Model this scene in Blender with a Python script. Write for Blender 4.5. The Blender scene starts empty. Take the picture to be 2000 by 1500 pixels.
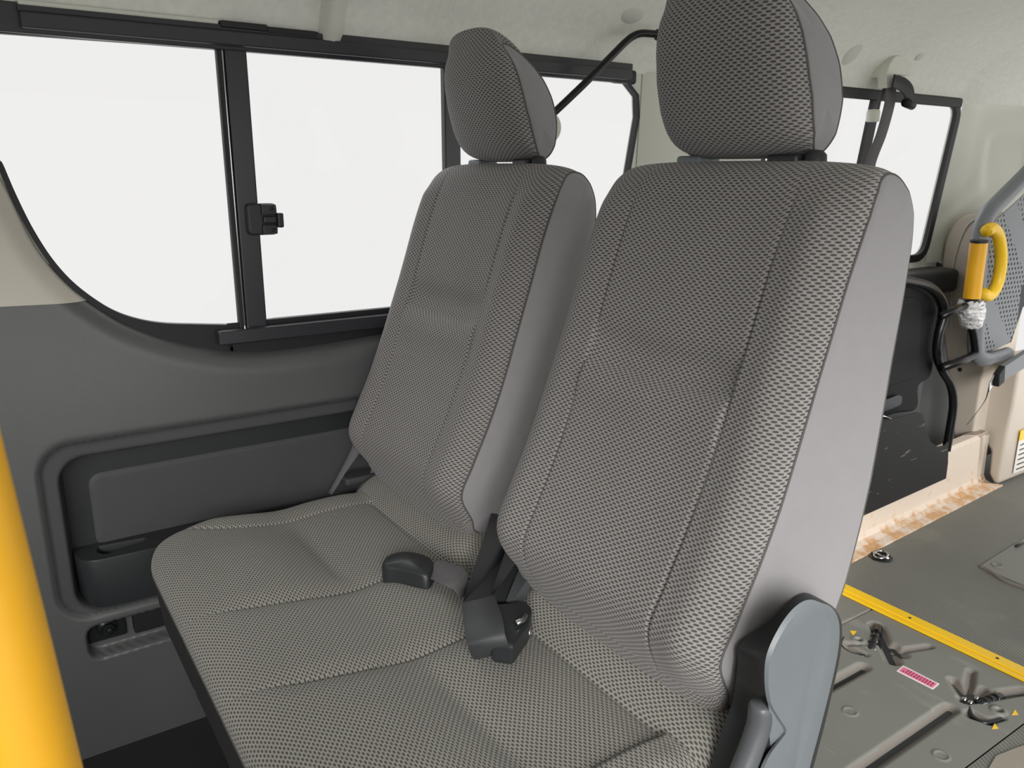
import bpy, math, random
import numpy as np
from mathutils import Vector, Matrix
random.seed(4)
S = bpy.context.scene
COL = S.collection
PI = math.pi

# ------------------------------------------------------------ camera
F, CX, CY, ZC = 1567., 1000., 750., 1.115
th = math.atan(415 / 1567.); yaw = math.radians(33.9); ro = math.radians(0.23)
_h = Vector((-math.cos(yaw), math.sin(yaw), 0)); _r = Vector((math.sin(yaw), math.cos(yaw), 0))
_f = _h * math.cos(th) + Vector((0, 0, -math.sin(th)))
_u = _h * math.sin(th) + Vector((0, 0, math.cos(th)))
R2 = _r * math.cos(ro) + _u * math.sin(ro)
U2 = _u * math.cos(ro) - _r * math.sin(ro)
CAM = Vector((0, 0, ZC))
cd = bpy.data.cameras.new('camera'); cam = bpy.data.objects.new('camera', cd); COL.objects.link(cam)
cd.sensor_fit = 'HORIZONTAL'; cd.sensor_width = 36; cd.lens = F / 2000 * 36
cd.clip_start = 0.02
cd.dof.use_dof = True; cd.dof.focus_distance = 1.15; cd.dof.aperture_fstop = 15
M = Matrix.Identity(4)
for i in range(3):
    M[i][0] = R2[i]; M[i][1] = U2[i]; M[i][2] = -_f[i]; M[i][3] = CAM[i]
cam.matrix_world = M
S.camera = cam

# ------------------------------------------------------------ world: bright hazy sky, brighter on the open-door side
S.view_settings.view_transform = 'Standard'; S.view_settings.look = 'None'
S.view_settings.gamma = 1; S.view_settings.use_curve_mapping = False
S.view_settings.exposure = 0.0
w = bpy.data.worlds.new('sky'); S.world = w; w.use_nodes = True
nt = w.node_tree; nt.nodes.clear()
wo = nt.nodes.new('ShaderNodeOutputWorld'); bg = nt.nodes.new('ShaderNodeBackground')
tc = nt.nodes.new('ShaderNodeTexCoord'); sx = nt.nodes.new('ShaderNodeSeparateXYZ')
mr = nt.nodes.new('ShaderNodeMapRange'); mr.interpolation_type = 'SMOOTHSTEP'
mr.inputs['From Min'].default_value = -0.1; mr.inputs['From Max'].default_value = 0.6
mr.inputs['To Min'].default_value = 0.865; mr.inputs['To Max'].default_value = 1.5
nt.links.new(tc.outputs['Generated'], sx.inputs[0]); nt.links.new(sx.outputs['X'], mr.inputs['Value'])
nt.links.new(mr.outputs[0], bg.inputs['Strength']); bg.inputs['Color'].default_value = (1, .995, .985, 1)
nt.links.new(bg.outputs[0], wo.inputs[0])

# soft hazy sun coming in by the open sliding door
sd = bpy.data.lights.new('sun', 'SUN'); sd.energy = 4.2; sd.angle = math.radians(30); sd.color = (1, .98, .95)
so = bpy.data.objects.new('sun', sd); COL.objects.link(so)
so.rotation_euler = Vector((0.78, -0.46, 0.34)).to_track_quat('Z', 'Y').to_euler()
# skylight through the window wall (big soft daylight from outside)
sd2 = bpy.data.lights.new('sky_side', 'SUN'); sd2.energy = 0.8; sd2.angle = math.radians(50); sd2.color = (.97, 1, 1)
so2 = bpy.data.objects.new('sky_side', sd2); COL.objects.link(so2)
so2.rotation_euler = Vector((-0.85, 0.05, 0.55)).to_track_quat('Z', 'Y').to_euler()

# ------------------------------------------------------------ helpers
def at(u, v, X=None, Y=None, Z=None):
    d = R2 * (u - CX) + U2 * (CY - v) + _f * F
    t = (X - CAM.x) / d.x if X is not None else (Y - CAM.y) / d.y if Y is not None else (Z - CAM.z) / d.z
    return CAM + d * t
def tag(o, label=None, cat=None, group=None, kind=None):
    if label: o['label'] = label
    if cat: o['category'] = cat
    if group: o['group'] = group
    if kind: o['kind'] = kind
    return o
def empty(name, loc, label, cat, group=None):
    o = bpy.data.objects.new(name, None); COL.objects.link(o); o.location = loc; o.empty_display_size = .05
    return tag(o, label, cat, group)
def wloc(o):
    v = Vector((0, 0, 0))
    while o is not None:
        v += o.location; o = o.parent
    return v
def O(name, verts, faces, mat, parent=None, smooth=True, uvs=None, fmat=None, mods=(), origin=None):
    me = bpy.data.meshes.new(name)
    V = np.array([tuple(v) for v in verts], dtype=float)
    base = wloc(parent) if parent is not None else Vector((0, 0, 0))
    org = Vector(V.mean(axis=0)) if origin is None else Vector(origin)
    V = V - np.array(org)
    me.from_pydata(V.tolist(), [], faces)
    mats = mat if isinstance(mat, (list, tuple)) else [mat]
    for m in mats: me.materials.append(m)
    if fmat is not None: me.polygons.foreach_set('material_index', fmat)
    if smooth: me.polygons.foreach_set('use_smooth', [True] * len(me.polygons))
    if uvs is not None:
        ul = me.uv_layers.new(name='UVMap')
        li = np.zeros(len(me.loops), dtype=int); me.loops.foreach_get('vertex_index', li)
        ul.data.foreach_set('uv', np.array(uvs, dtype=float)[li].ravel())
    me.validate(); me.update()
    o = bpy.data.objects.new(name, me); COL.objects.link(o)
    if parent is not None: o.parent = parent
    o.location = org - base
    for k, kw in mods:
        md = o.modifiers.new(k.lower(), k)
        for a, b in kw.items(): setattr(md, a, b)
    return o
def bev(wd=.003, seg=3): return ('BEVEL', dict(width=wd, segments=seg, limit_method='ANGLE', angle_limit=math.radians(35), harden_normals=False))
class MB:
    """collects pieces of ONE mesh"""
    def __init__(s): s.v = []; s.f = []
    def add(s, v, f):
        n = len(s.v); s.v += [tuple(p) for p in v]; s.f += [tuple(i + n for i in q) for q in f]; return s
    def box(s, a, b, rot=None):
        x0, y0, z0 = a; x1, y1, z1 = b
        v = [(x, y, z) for z in (z0, z1) for y in (y0, y1) for x in (x0, x1)]
        if rot is not None:
            c = (Vector(a) + Vector(b)) / 2; v = [c + rot @ (Vector(p) - c) for p in v]
        return s.add(v, [(0, 2, 3, 1), (4, 5, 7, 6), (0, 1, 5, 4), (2, 6, 7, 3), (0, 4, 6, 2), (1, 3, 7, 5)])
    def prism(s, pts, d):
        n = len(pts); a = [Vector(p) for p in pts]; b = [p + Vector(d) for p in a]
        return s.add(a + b, [tuple(range(n))[::-1], tuple(range(n, 2 * n))] + [(i, (i + 1) % n, (i + 1) % n + n, i + n) for i in range(n)])
    def tube(s, pts, r, seg=14, closed=False, cap=True):
        P = [Vector(p) for p in pts]; n = len(P); rs = r if isinstance(r, (list, tuple)) else [r] * n
        t0 = (P[1] - P[0]).normalized(); nn = t0.orthogonal().normalized(); V = []
        for i in range(n):
            t = (P[(i + 1) % n] - P[i - 1]).normalized() if (closed or 0 < i < n - 1) else ((P[1] - P[0]).normalized() if i == 0 else (P[-1] - P[-2]).normalized())
            nn = (nn - t * nn.dot(t)).normalized(); bb = t.cross(nn)
            for k in range(seg):
                a = 2 * PI * k / seg; V.append(P[i] + (nn * math.cos(a) + bb * math.sin(a)) * rs[i])
        Fc = []
        for i in range(n if closed else n - 1):
            j = (i + 1) % n
            for k in range(seg):
                l = (k + 1) % seg; Fc.append((i * seg + k, i * seg + l, j * seg + l, j * seg + k))
        if cap and not closed: Fc += [tuple(range(seg))[::-1], tuple(range((n - 1) * seg, n * seg))]
        return s.add(V, Fc)
    def build(s, name, mat, parent=None, smooth=False, mods=(), **k):
        return O(name, s.v, s.f, mat, parent, smooth, mods=mods, **k)
def smooth_path(pts, n=8, closed=False):
    P = [Vector(p) for p in pts]; out = []; N = len(P)
    rng = range(N if closed else N - 1)
    for i in rng:
        p0 = P[i - 1] if (closed or i > 0) else P[0]; p1 = P[i]; p2 = P[(i + 1) % N]; p3 = P[(i + 2) % N] if (closed or i + 2 < N) else P[-1]
        for k in range(n):
            t = k / n
            out.append(.5 * ((2 * p1) + (p2 - p0) * t + (2 * p0 - 5 * p1 + 4 * p2 - p3) * t * t + (3 * p1 - p0 - 3 * p2 + p3) * t ** 3))
    if not closed: out.append(P[-1])
    return out
def fillet(pts, r, n=6, closed=True):
    P = [Vector(p) for p in pts]; out = []; N = len(P)
    for i in range(N):
        if not closed and i in (0, N - 1): out.append(P[i]); continue
        a = P[i - 1] - P[i]; b = P[(i + 1) % N] - P[i]
        rr = r[i] if isinstance(r, (list, tuple)) else r
        rr = min(rr, a.length * .45, b.length * .45)
        if rr < 1e-5: out.append(P[i]); continue
        A = P[i] + a.normalized() * rr; B = P[i] + b.normalized() * rr
        for k in range(n + 1):
            t = k / n; out.append(A * (1 - t) ** 2 + P[i] * 2 * t * (1 - t) + B * t * t)
    return out
def ribbon(pts, widths, thick, name, mat, parent=None, n=8):
    """a strap swept along a path; widths = vector across the strap at each point (full width)"""
    P = smooth_path(pts, n); W = smooth_path(widths, n); V = []; Fc = []; L = 0; uv = []
    for i, p in enumerate(P):
        t = (P[min(i + 1, len(P) - 1)] - P[max(i - 1, 0)]).normalized(); wv = W[i]
        wv = wv - t * wv.dot(t); nrm = t.cross(wv).normalized() * thick / 2
        if i: L += (p - P[i - 1]).length
        m = wv.length / 2
        for q, sg in ((-.5, 1), (.5, 1), (.5, -1), (-.5, -1)):
            V.append(p + wv * q + nrm * sg); uv.append((q * 2 * m, L))
    for i in range(len(P) - 1):
        for k in range(4): l = (k + 1) % 4; Fc.append((4 * i + k, 4 * i + l, 4 * i + 4 + l, 4 * i + 4 + k))
    Fc += [(3, 2, 1, 0), tuple(4 * (len(P) - 1) + k for k in range(4))]
    return O(name, V, Fc, mat, parent, True, uvs=uv, mods=(bev(thick * .3, 1),))
def lathe(prof, c, axis='Z', seg=24):
    V = []; Fc = []; n = len(prof)
    for k in range(seg):
        a = 2 * PI * k / seg
        for r, h in prof:
            x, y, z = r * math.cos(a), r * math.sin(a), h
            if axis == 'X': x, y, z = z, x, y
            if axis == 'Y': x, y, z = x, z, y
            V.append((c[0] + x, c[1] + y, c[2] + z))
    for k in range(seg):
        l = (k + 1) % seg
        for i in range(n - 1): Fc.append((k * n + i, l * n + i, l * n + i + 1, k * n + i + 1))
    return V, Fc
def sstep(a, b, x):
    t = np.clip((x - a) / (b - a), 0, 1); return t * t * (3 - 2 * t)

# ------------------------------------------------------------ materials
def srgb(r, g, b): return tuple(((c / 255) / 12.92 if c / 255 < .04045 else ((c / 255 + .055) / 1.055) ** 2.4) for c in (r, g, b)) + (1,)
def mat(name, col, rough=.5, metal=0, noise=None, bump=None, spec=.5, coat=0, sheen=0, var=.12):
    m = bpy.data.materials.new(name); m.use_nodes = True; t = m.node_tree; b = t.nodes['Principled BSDF']
    c = srgb(*col); b.inputs['Base Color'].default_value = c; b.inputs['Roughness'].default_value = rough
    b.inputs['Metallic'].default_value = metal; b.inputs['Specular IOR Level'].default_value = spec
    b.inputs['Coat Weight'].default_value = coat
    if sheen: b.inputs['Sheen Weight'].default_value = sheen; b.inputs['Sheen Roughness'].default_value = .5
    co = t.nodes.new('ShaderNodeTexCoord')
    nz = t.nodes.new('ShaderNodeTexNoise'); nz.inputs['Scale'].default_value = noise or 6; nz.inputs['Detail'].default_value = 5
    t.links.new(co.outputs['Object'], nz.inputs['Vector'])
    mx = t.nodes.new('ShaderNodeMix'); mx.data_type = 'RGBA'
    mx.inputs['A'].default_value = tuple(x * (1 - var) for x in c[:3]) + (1,); mx.inputs['B'].default_value = tuple(min(1, x * (1 + var)) for x in c[:3]) + (1,)
    t.links.new(nz.outputs['Fac'], mx.inputs['Factor']); t.links.new(mx.outputs['Result'], b.inputs['Base Color'])
    if bump:
        n2 = t.nodes.new('ShaderNodeTexNoise'); n2.inputs['Scale'].default_value = bump[0]; n2.inputs['Detail'].default_value = 3
        t.links.new(co.outputs['Object'], n2.inputs['Vector'])
        bp = t.nodes.new('ShaderNodeBump'); bp.inputs['Strength'].default_value = bump[1]; bp.inputs['Distance'].default_value = bump[2] if len(bump) > 2 else .001
        t.links.new(n2.outputs['Fac'], bp.inputs['Height']); t.links.new(bp.outputs['Normal'], b.inputs['Normal'])
    return m
def nmath(t, op, a, b=None, c=None):
    n = t.nodes.new('ShaderNodeMath'); n.operation = op
    for i, x in enumerate((a, b, c)):
        if x is None: continue
        if isinstance(x, (int, float)): n.inputs[i].default_value = x
        else: t.links.new(x, n.inputs[i])
    return n.outputs[0]
def weave_mat(name, light, dark, pu, pv, ru, rv, strength=.5):
    m = bpy.data.materials.new(name); m.use_nodes = True; t = m.node_tree; b = t.nodes['Principled BSDF']
    b.inputs['Roughness'].default_value = .85; b.inputs['Specular IOR Level'].default_value = .25
    b.inputs['Sheen Weight'].default_value = .15
    co = t.nodes.new('ShaderNodeTexCoord'); sp = t.nodes.new('ShaderNodeSeparateXYZ'); t.links.new(co.outputs['UV'], sp.inputs[0])
    v = nmath(t, 'DIVIDE', sp.outputs['Y'], pv); row = nmath(t, 'FLOOR', v); odd = nmath(t, 'MULTIPLY', nmath(t, 'MODULO', nmath(t, 'ADD', row, 20000), 2), .5)
    u = nmath(t, 'ADD', nmath(t, 'DIVIDE', sp.outputs['X'], pu), odd)
    du = nmath(t, 'ABSOLUTE', nmath(t, 'SUBTRACT', nmath(t, 'FRACT', nmath(t, 'ADD', u, 5000)), .5))
    dv = nmath(t, 'ABSOLUTE', nmath(t, 'SUBTRACT', nmath(t, 'FRACT', nmath(t, 'ADD', v, 20000)), .5))
    d = nmath(t, 'ADD', nmath(t, 'POWER', nmath(t, 'DIVIDE', du, ru), 2.6), nmath(t, 'POWER', nmath(t, 'DIVIDE', dv, rv), 2.6))
    mk = t.nodes.new('ShaderNodeMapRange'); mk.interpolation_type = 'SMOOTHSTEP'
    mk.inputs['From Min'].default_value = .45; mk.inputs['From Max'].default_value = 1.5
    t.links.new(d, mk.inputs['Value'])
    nz = t.nodes.new('ShaderNodeTexNoise'); nz.inputs['Scale'].default_value = 900; t.links.new(co.outputs['Object'], nz.inputs['Vector'])
    mx = t.nodes.new('ShaderNodeMix'); mx.data_type = 'RGBA'; mx.inputs['A'].default_value = srgb(*dark); mx.inputs['B'].default_value = srgb(*light)
    t.links.new(mk.outputs[0], mx.inputs['Factor'])
    mm = t.nodes.new('ShaderNodeMix'); mm.data_type = 'RGBA'; mm.blend_type = 'MULTIPLY'; mm.inputs['Factor'].default_value = .5
    rr = t.nodes.new('ShaderNodeMapRange'); rr.inputs['To Min'].default_value = .6; rr.inputs['To Max'].default_value = 1.4
    t.links.new(nz.outputs['Fac'], rr.inputs['Value']); t.links.new(mx.outputs['Result'], mm.inputs['A']); t.links.new(rr.outputs[0], mm.inputs['B'])
    t.links.new(mm.outputs['Result'], b.inputs['Base Color'])
    bp = t.nodes.new('ShaderNodeBump'); bp.inputs['Strength'].default_value = strength; bp.inputs['Distance'].default_value = .0012
    t.links.new(mk.outputs[0], bp.inputs['Height']); t.links.new(bp.outputs['Normal'], b.inputs['Normal'])
    return m

WEAVE = weave_mat('woven_seat_fabric', (152, 149, 147), (80, 78, 77), .0106, .0036, .32, .38, .4)
WEAVE_C = weave_mat('woven_cushion_fabric', (152, 150, 143), (80, 78, 74), .0092, .0036, .31, .36, .4)
PLAIN = mat('plain_side_fabric', (147, 145, 147), .9, 0, 40, (1800, .35, .0006), .2, sheen=.3, var=.05)
PIPE = mat('piping_thread', (92, 89, 88), .8)
BLACKFAB = mat('black_underside_fabric', (38, 37, 38), .85)
TRIM = mat('charcoal_grained_plastic', (86, 88, 88), .34, 0, 5, (420, .35, .0008), .7, var=.1)
TRIMD = mat('coarse_grained_plastic', (72, 72, 74), .62, 0, 8, (900, .6, .0008), .4, var=.1)
DARKPL = mat('dark_satin_plastic', (44, 46, 48), .42, 0, 8, (700, .15, .0005))
GREYPL = mat('grey_satin_plastic', (112, 118, 122), .42, 0, 30, (500, .2, .0005), var=.05)
LEVER = mat('worn_grey_lever', (84, 87, 90), .38, 0, 20)
BLACK = mat('black_rubber', (24, 24, 27), .55)
GLOSS = mat('black_anodised_frame', (43, 44, 49), .32, 0, 3, spec=.6)
HEAD = mat('headliner_felt', (232, 232, 224), .95, 0, 60, (160, .6, .002), .1, var=.10)
PALE = mat('pale_pillar_plastic', (212, 213, 202), .5, 0, 4, (700, .2, .0004), var=.04)
BEIGE = mat('beige_plastic', (205, 194, 181), .45, 0, 4, var=.03)
WEB = mat('grey_seat_belt_webbing', (92, 90, 92), .7, 0, 300, var=.2)
WEBD = mat('dark_seat_belt_webbing', (62, 64, 66), .55, 0, 300, (1500, .4, .0005), var=.2)
YEL = mat('yellow_paint', (255, 204, 36), .38, 0, 9, var=.08)
YELW = mat('worn_yellow_paint', (247, 180, 38), .35, 0, 14, var=.15)
CHROME = mat('chrome', (205, 205, 205), .18, 1)
STEEL = mat('dark_steel', (58, 60, 62), .3, .7)
PIT = mat('dark_pit_rubber', (122, 116, 110), .45)
WHITEP = mat('white_paper', (236, 232, 226), .5)
PINK = mat('pink_print', (232, 120, 160), .5)
MAROON = mat('maroon_print', (120, 30, 62), .5)
LATCHM = mat('latch_black_plastic', (40, 42, 45), .35)
GREYPANEL = mat('mid_grey_plastic', (120, 124, 128), .4, 0, 12, var=.05)
BLACKPAINT = mat('black_painted_steel', (17, 17, 19), .3, 0, 10, spec=.4)
PADM = mat('black_seat_vinyl', (20, 20, 22), .6, 0, 10, spec=.25)
STAY = mat('scratched_black_metal', (26, 26, 27), .6, 0, 40)

def scratch(m, col, scale, lo, hi, stretch=(1, 1, 6)):
    t = m.node_tree; b = t.nodes['Principled BSDF']; src = b.inputs['Base Color'].links[0].from_socket
    co = t.nodes.new('ShaderNodeTexCoord'); mp = t.nodes.new('ShaderNodeMapping'); mp.inputs['Scale'].default_value = stretch; mp.inputs['Rotation'].default_value = (.7, .2, .4)
    nz = t.nodes.new('ShaderNodeTexNoise'); nz.inputs['Scale'].default_value = scale; nz.inputs['Detail'].default_value = 6
    t.links.new(co.outputs['Object'], mp.inputs['Vector']); t.links.new(mp.outputs[0], nz.inputs['Vector'])
    r = t.nodes.new('ShaderNodeMapRange'); r.inputs['From Min'].default_value = lo; r.inputs['From Max'].default_value = hi
    t.links.new(nz.outputs['Fac'], r.inputs['Value'])
    mx = t.nodes.new('ShaderNodeMix'); mx.data_type = 'RGBA'; mx.inputs['B'].default_value = srgb(*col)
    t.links.new(r.outputs[0], mx.inputs['Factor']); t.links.new(src, mx.inputs['A']); t.links.new(mx.outputs['Result'], b.inputs['Base Color'])
scratch(STAY, (120, 112, 100), 14, .66, .72)
RUBBER = mat('worn_floor_rubber', (124, 125, 120), .5, 0, 3.5, (260, .12, .0006), var=.12)
scratch(RUBBER, (150, 150, 143), 5, .62, .8, (1, 3, 1))
# ribbed rubber mat
RIB = mat('ribbed_floor_rubber', (120, 121, 115), .55, 0, 4, None, var=.16)
def ribify(m, ang, pitch, amt=.35):
    t = m.node_tree; b = t.nodes['Principled BSDF']; src = b.inputs['Base Color'].links[0].from_socket
    g = t.nodes.new('ShaderNodeNewGeometry'); sp = t.nodes.new('ShaderNodeSeparateXYZ'); t.links.new(g.outputs['Position'], sp.inputs[0])
    p = nmath(t, 'ADD', nmath(t, 'MULTIPLY', sp.outputs['X'], math.cos(ang) / pitch * 2 * PI), nmath(t, 'MULTIPLY', sp.outputs['Y'], math.sin(ang) / pitch * 2 * PI))
    s = nmath(t, 'MULTIPLY', nmath(t, 'ADD', nmath(t, 'SINE', p), 1), .5)
    mx = t.nodes.new('ShaderNodeMix'); mx.data_type = 'RGBA'; mx.blend_type = 'MULTIPLY'; mx.inputs['Factor'].default_value = 1
    rr = t.nodes.new('ShaderNodeMapRange'); rr.inputs['To Min'].default_value = 1 - amt; rr.inputs['To Max'].default_value = 1.1
    t.links.new(s, rr.inputs['Value']); t.links.new(src, mx.inputs['A']); t.links.new(rr.outputs[0], mx.inputs['B']); t.links.new(mx.outputs['Result'], b.inputs['Base Color'])
    bp = t.nodes.new('ShaderNodeBump'); bp.inputs['Strength'].default_value = .5; bp.inputs['Distance'].default_value = .0015
    t.links.new(s, bp.inputs['Height']); t.links.new(bp.outputs['Normal'], b.inputs['Normal'])
scratch(RIB, (150, 147, 132), 3, .55, .75, (1, 1, 1))
ribify(RIB, math.radians(60), .0085)
# rusty painted steel: rust gathers in the foot of the channel (material follows world height of the channel)
RUSTY = mat('rust_stained_cream_paint', (222, 207, 192), .5, 0, 5, var=.05)
def rust(m):
    t = m.node_tree; b = t.nodes['Principled BSDF']; src = b.inputs['Base Color'].links[0].from_socket
    g = t.nodes.new('ShaderNodeNewGeometry'); sp = t.nodes.new('ShaderNodeSeparateXYZ'); t.links.new(g.outputs['Position'], sp.inputs[0])
    nz = t.nodes.new('ShaderNodeTexNoise'); nz.inputs['Scale'].default_value = 18; nz.inputs['Detail'].default_value = 8; nz.inputs['Roughness'].default_value = .7
    t.links.new(g.outputs['Position'], nz.inputs['Vector'])
    hz = t.nodes.new('ShaderNodeMapRange'); hz.inputs['From Min'].default_value = 0.009; hz.inputs['From Max'].default_value = .05; hz.inputs['To Min'].default_value = .16; hz.inputs['To Max'].default_value = -.02
    t.links.new(sp.outputs['Z'], hz.inputs['Value'])
    a = nmath(t, 'ADD', nz.outputs['Fac'], hz.outputs[0])
    r = t.nodes.new('ShaderNodeMapRange'); r.inputs['From Min'].default_value = .58; r.inputs['From Max'].default_value = .70
    t.links.new(a, r.inputs['Value'])
    n2 = t.nodes.new('ShaderNodeTexNoise'); n2.inputs['Scale'].default_value = 90; t.links.new(g.outputs['Position'], n2.inputs['Vector'])
    rc = t.nodes.new('ShaderNodeMix'); rc.data_type = 'RGBA'; rc.inputs['A'].default_value = srgb(222, 192, 148); rc.inputs['B'].default_value = srgb(186, 124, 74)
    t.links.new(n2.outputs['Fac'], rc.inputs['Factor'])
    mx = t.nodes.new('ShaderNodeMix'); mx.data_type = 'RGBA'; t.links.new(r.outputs[0], mx.inputs['Factor']); t.links.new(src, mx.inputs['A']); t.links.new(rc.outputs['Result'], mx.inputs['B'])
    t.links.new(mx.outputs['Result'], b.inputs['Base Color'])
rust(RUSTY)
# clear window glass
GLASS = bpy.data.materials.new('window_glass'); GLASS.use_nodes = True
t = GLASS.node_tree; t.nodes.clear(); o_ = t.nodes.new('ShaderNodeOutputMaterial'); tr = t.nodes.new('ShaderNodeBsdfTransparent'); gl = t.nodes.new('ShaderNodeBsdfGlossy'); gl.inputs['Roughness'].default_value = .02
ms = t.nodes.new('ShaderNodeMixShader'); ms.inputs[0].default_value = .006; t.links.new(tr.outputs[0], ms.inputs[1]); t.links.new(gl.outputs[0], ms.inputs[2]); t.links.new(ms.outputs[0], o_.inputs[0])
# perforated panel: real see-through holes by alpha
PERF = mat('perforated_grey_plastic', (116, 120, 124), .42, 0, 12, var=.05)
t = PERF.node_tree; b = t.nodes['Principled BSDF']; co = t.nodes.new('ShaderNodeTexCoord'); sp = t.nodes.new('ShaderNodeSeparateXYZ'); t.links.new(co.outputs['UV'], sp.inputs[0])
vv = nmath(t, 'DIVIDE', sp.outputs['Y'], .0165); odd = nmath(t, 'MULTIPLY', nmath(t, 'MODULO', nmath(t, 'ADD', nmath(t, 'FLOOR', vv), 1000), 2), .5)
uu = nmath(t, 'ADD', nmath(t, 'DIVIDE', sp.outputs['X'], .0215), odd)
du = nmath(t, 'MULTIPLY', nmath(t, 'SUBTRACT', nmath(t, 'FRACT', nmath(t, 'ADD', uu, 500)), .5), .0215); dv = nmath(t, 'MULTIPLY', nmath(t, 'SUBTRACT', nmath(t, 'FRACT', nmath(t, 'ADD', vv, 500)), .5), .0165)
dd = nmath(t, 'SQRT', nmath(t, 'ADD', nmath(t, 'MULTIPLY', du, du), nmath(t, 'MULTIPLY', dv, dv)))
wv = t.nodes.new('ShaderNodeTexWave'); wv.inputs['Scale'].default_value = 1.7; wv.bands_direction = 'DIAGONAL'; t.links.new(co.outputs['UV'], wv.inputs['Vector'])
al = nmath(t, 'MAXIMUM', nmath(t, 'GREATER_THAN', dd, .0045), nmath(t, 'GREATER_THAN', wv.outputs['Fac'], .80))
t.links.new(al, b.inputs['Alpha'])
# crumpled clear film
FILM = mat('crumpled_clear_film', (242, 242, 246), .3, 0, 60, (70, .7, .008), .8, var=.15)
FILM.node_tree.nodes['Principled BSDF'].inputs['Transmission Weight'].default_value = .25

# ============================================================ SETTING
# ---- window opening outlines (in the plane of the left wall)
XW = -1.60
def wp(px): return [at(u, v, X=XW) for u, v in px]
low = smooth_path(wp([(0, 320), (28, 385), (62, 452), (100, 510), (140, 554), (185, 589), (225, 612), (270, 627), (320, 635), (380, 637), (450, 638)]), 6)
sill = [Vector((XW, .50, .821)), Vector((XW, .75, .821)), Vector((XW, 1.31, .821)), Vector((XW, 1.37, .845)), Vector((XW, 1.395, .90)), Vector((XW, 1.43, 1.11)), Vector((XW, 1.455, 1.25)), Vector((XW, 1.45, 1.30)), Vector((XW, 1.41, 1.333))]
topl = [Vector((XW, .9, 1.333)), Vector((XW, .3, 1.331)), Vector((XW, 0.02, 1.328)), Vector((XW, -.04, 1.315)), Vector((XW, -.05, 1.28)), Vector((XW, -.02, 1.22))]
OPEN1 = [p for p in low] + sill + topl          # closed outline of the long side window
q = wp([(1870, 200), (1800, 500)])
OPEN2 = fillet([Vector((XW, 1.95, .83)), Vector((XW, 2.865, .828)), Vector((XW, 2.965, 1.345)), Vector((XW, 1.95, 1.345))], .05, 5)

def ring_frame(name, outline, inner, outer, x0, x1, m, parent=None):
    """flat closed frame following an outline; grows outward by `outer`, inward by `inner`"""
    P = [Vector(p) for p in outline]; n = len(P)
    c = sum(P, Vector()) / n; V = []; Fc = []
    area = sum(P[i].y * P[(i + 1) % n].z - P[(i + 1) % n].y * P[i].z for i in range(n))
    for i, p in enumerate(P):
        t = (P[(i + 1) % n] - P[i - 1]).normalized(); nr = Vector((0, t.z, -t.y)) * (1 if area > 0 else -1)
        a = p - nr * inner; b_ = p + nr * outer
        V += [(x0, a.y, a.z), (x0, b_.y, b_.z), (x1, b_.y, b_.z), (x1, a.y, a.z)]
    for i in range(n):
        j = (i + 1) % n
        for k in range(4): l = (k + 1) % 4; Fc.append((4 * i + k, 4 * j + k, 4 * j + l, 4 * i + l))
    return O(name, V, Fc, m, parent, False)

# ---- upper wall skin with the two openings (triangulated with holes, 3 mm sheet behind the frames)
def wall_skin():
    import bmesh
    bm = bmesh.new()
    outer = [Vector((XW, -.9, .70)), Vector((XW, 2.98, .70)), Vector((XW, 2.98, 1.45)), Vector((XW, -.9, 1.45))]
    es = []
    for loop in (outer, OPEN1, OPEN2):
        vs = [bm.verts.new(p) for p in loop]
        for i in range(len(vs)): es.append(bm.edges.new((vs[i], vs[(i + 1) % len(vs)])))
    bmesh.ops.triangle_fill(bm, edges=es, use_beauty=True, use_dissolve=False)
    bm.verts.ensure_lookup_table()
    v = [tuple(p.co) for p in bm.verts]; f = [tuple(x.index for x in fc.verts) for fc in bm.faces]
    # thicken outward
    n = len(v); v2 = [(x - .02, y, z) for x, y, z in v]
    be = [e for e in bm.edges if len(e.link_faces) == 1]
    side = [(e.verts[0].index, e.verts[1].index, e.verts[1].index + n, e.verts[0].index + n) for e in be]
    bm.free()
    return v + v2, f + [tuple(i + n for i in q)[::-1] for q in f] + side
v, f = wall_skin()
tag(O('wall_left_upper', v, f, PALE, None, False), kind='structure')

# ---- lower trim of the left wall: one relief surface that rolls over into the window rebate
lip_e = smooth_path([at(u, v_, X=-1.60) for u, v_ in [(-330, 60), (-140, 190), (-60, 270), (0, 345), (55, 455), (95, 515), (140, 562), (188, 597), (240, 628), (300, 652), (350, 667), (400, 677), (460, 684), (520, 684), (620, 672), (740, 652)]] + [Vector((-1.60, .95, .772)), Vector((-1.60, 1.40, .775)), Vector((-1.60, 2.1, .78)), Vector((-1.60, 2.98, .78)), Vector((-1.60, 3.25, .78))], 14)
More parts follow.
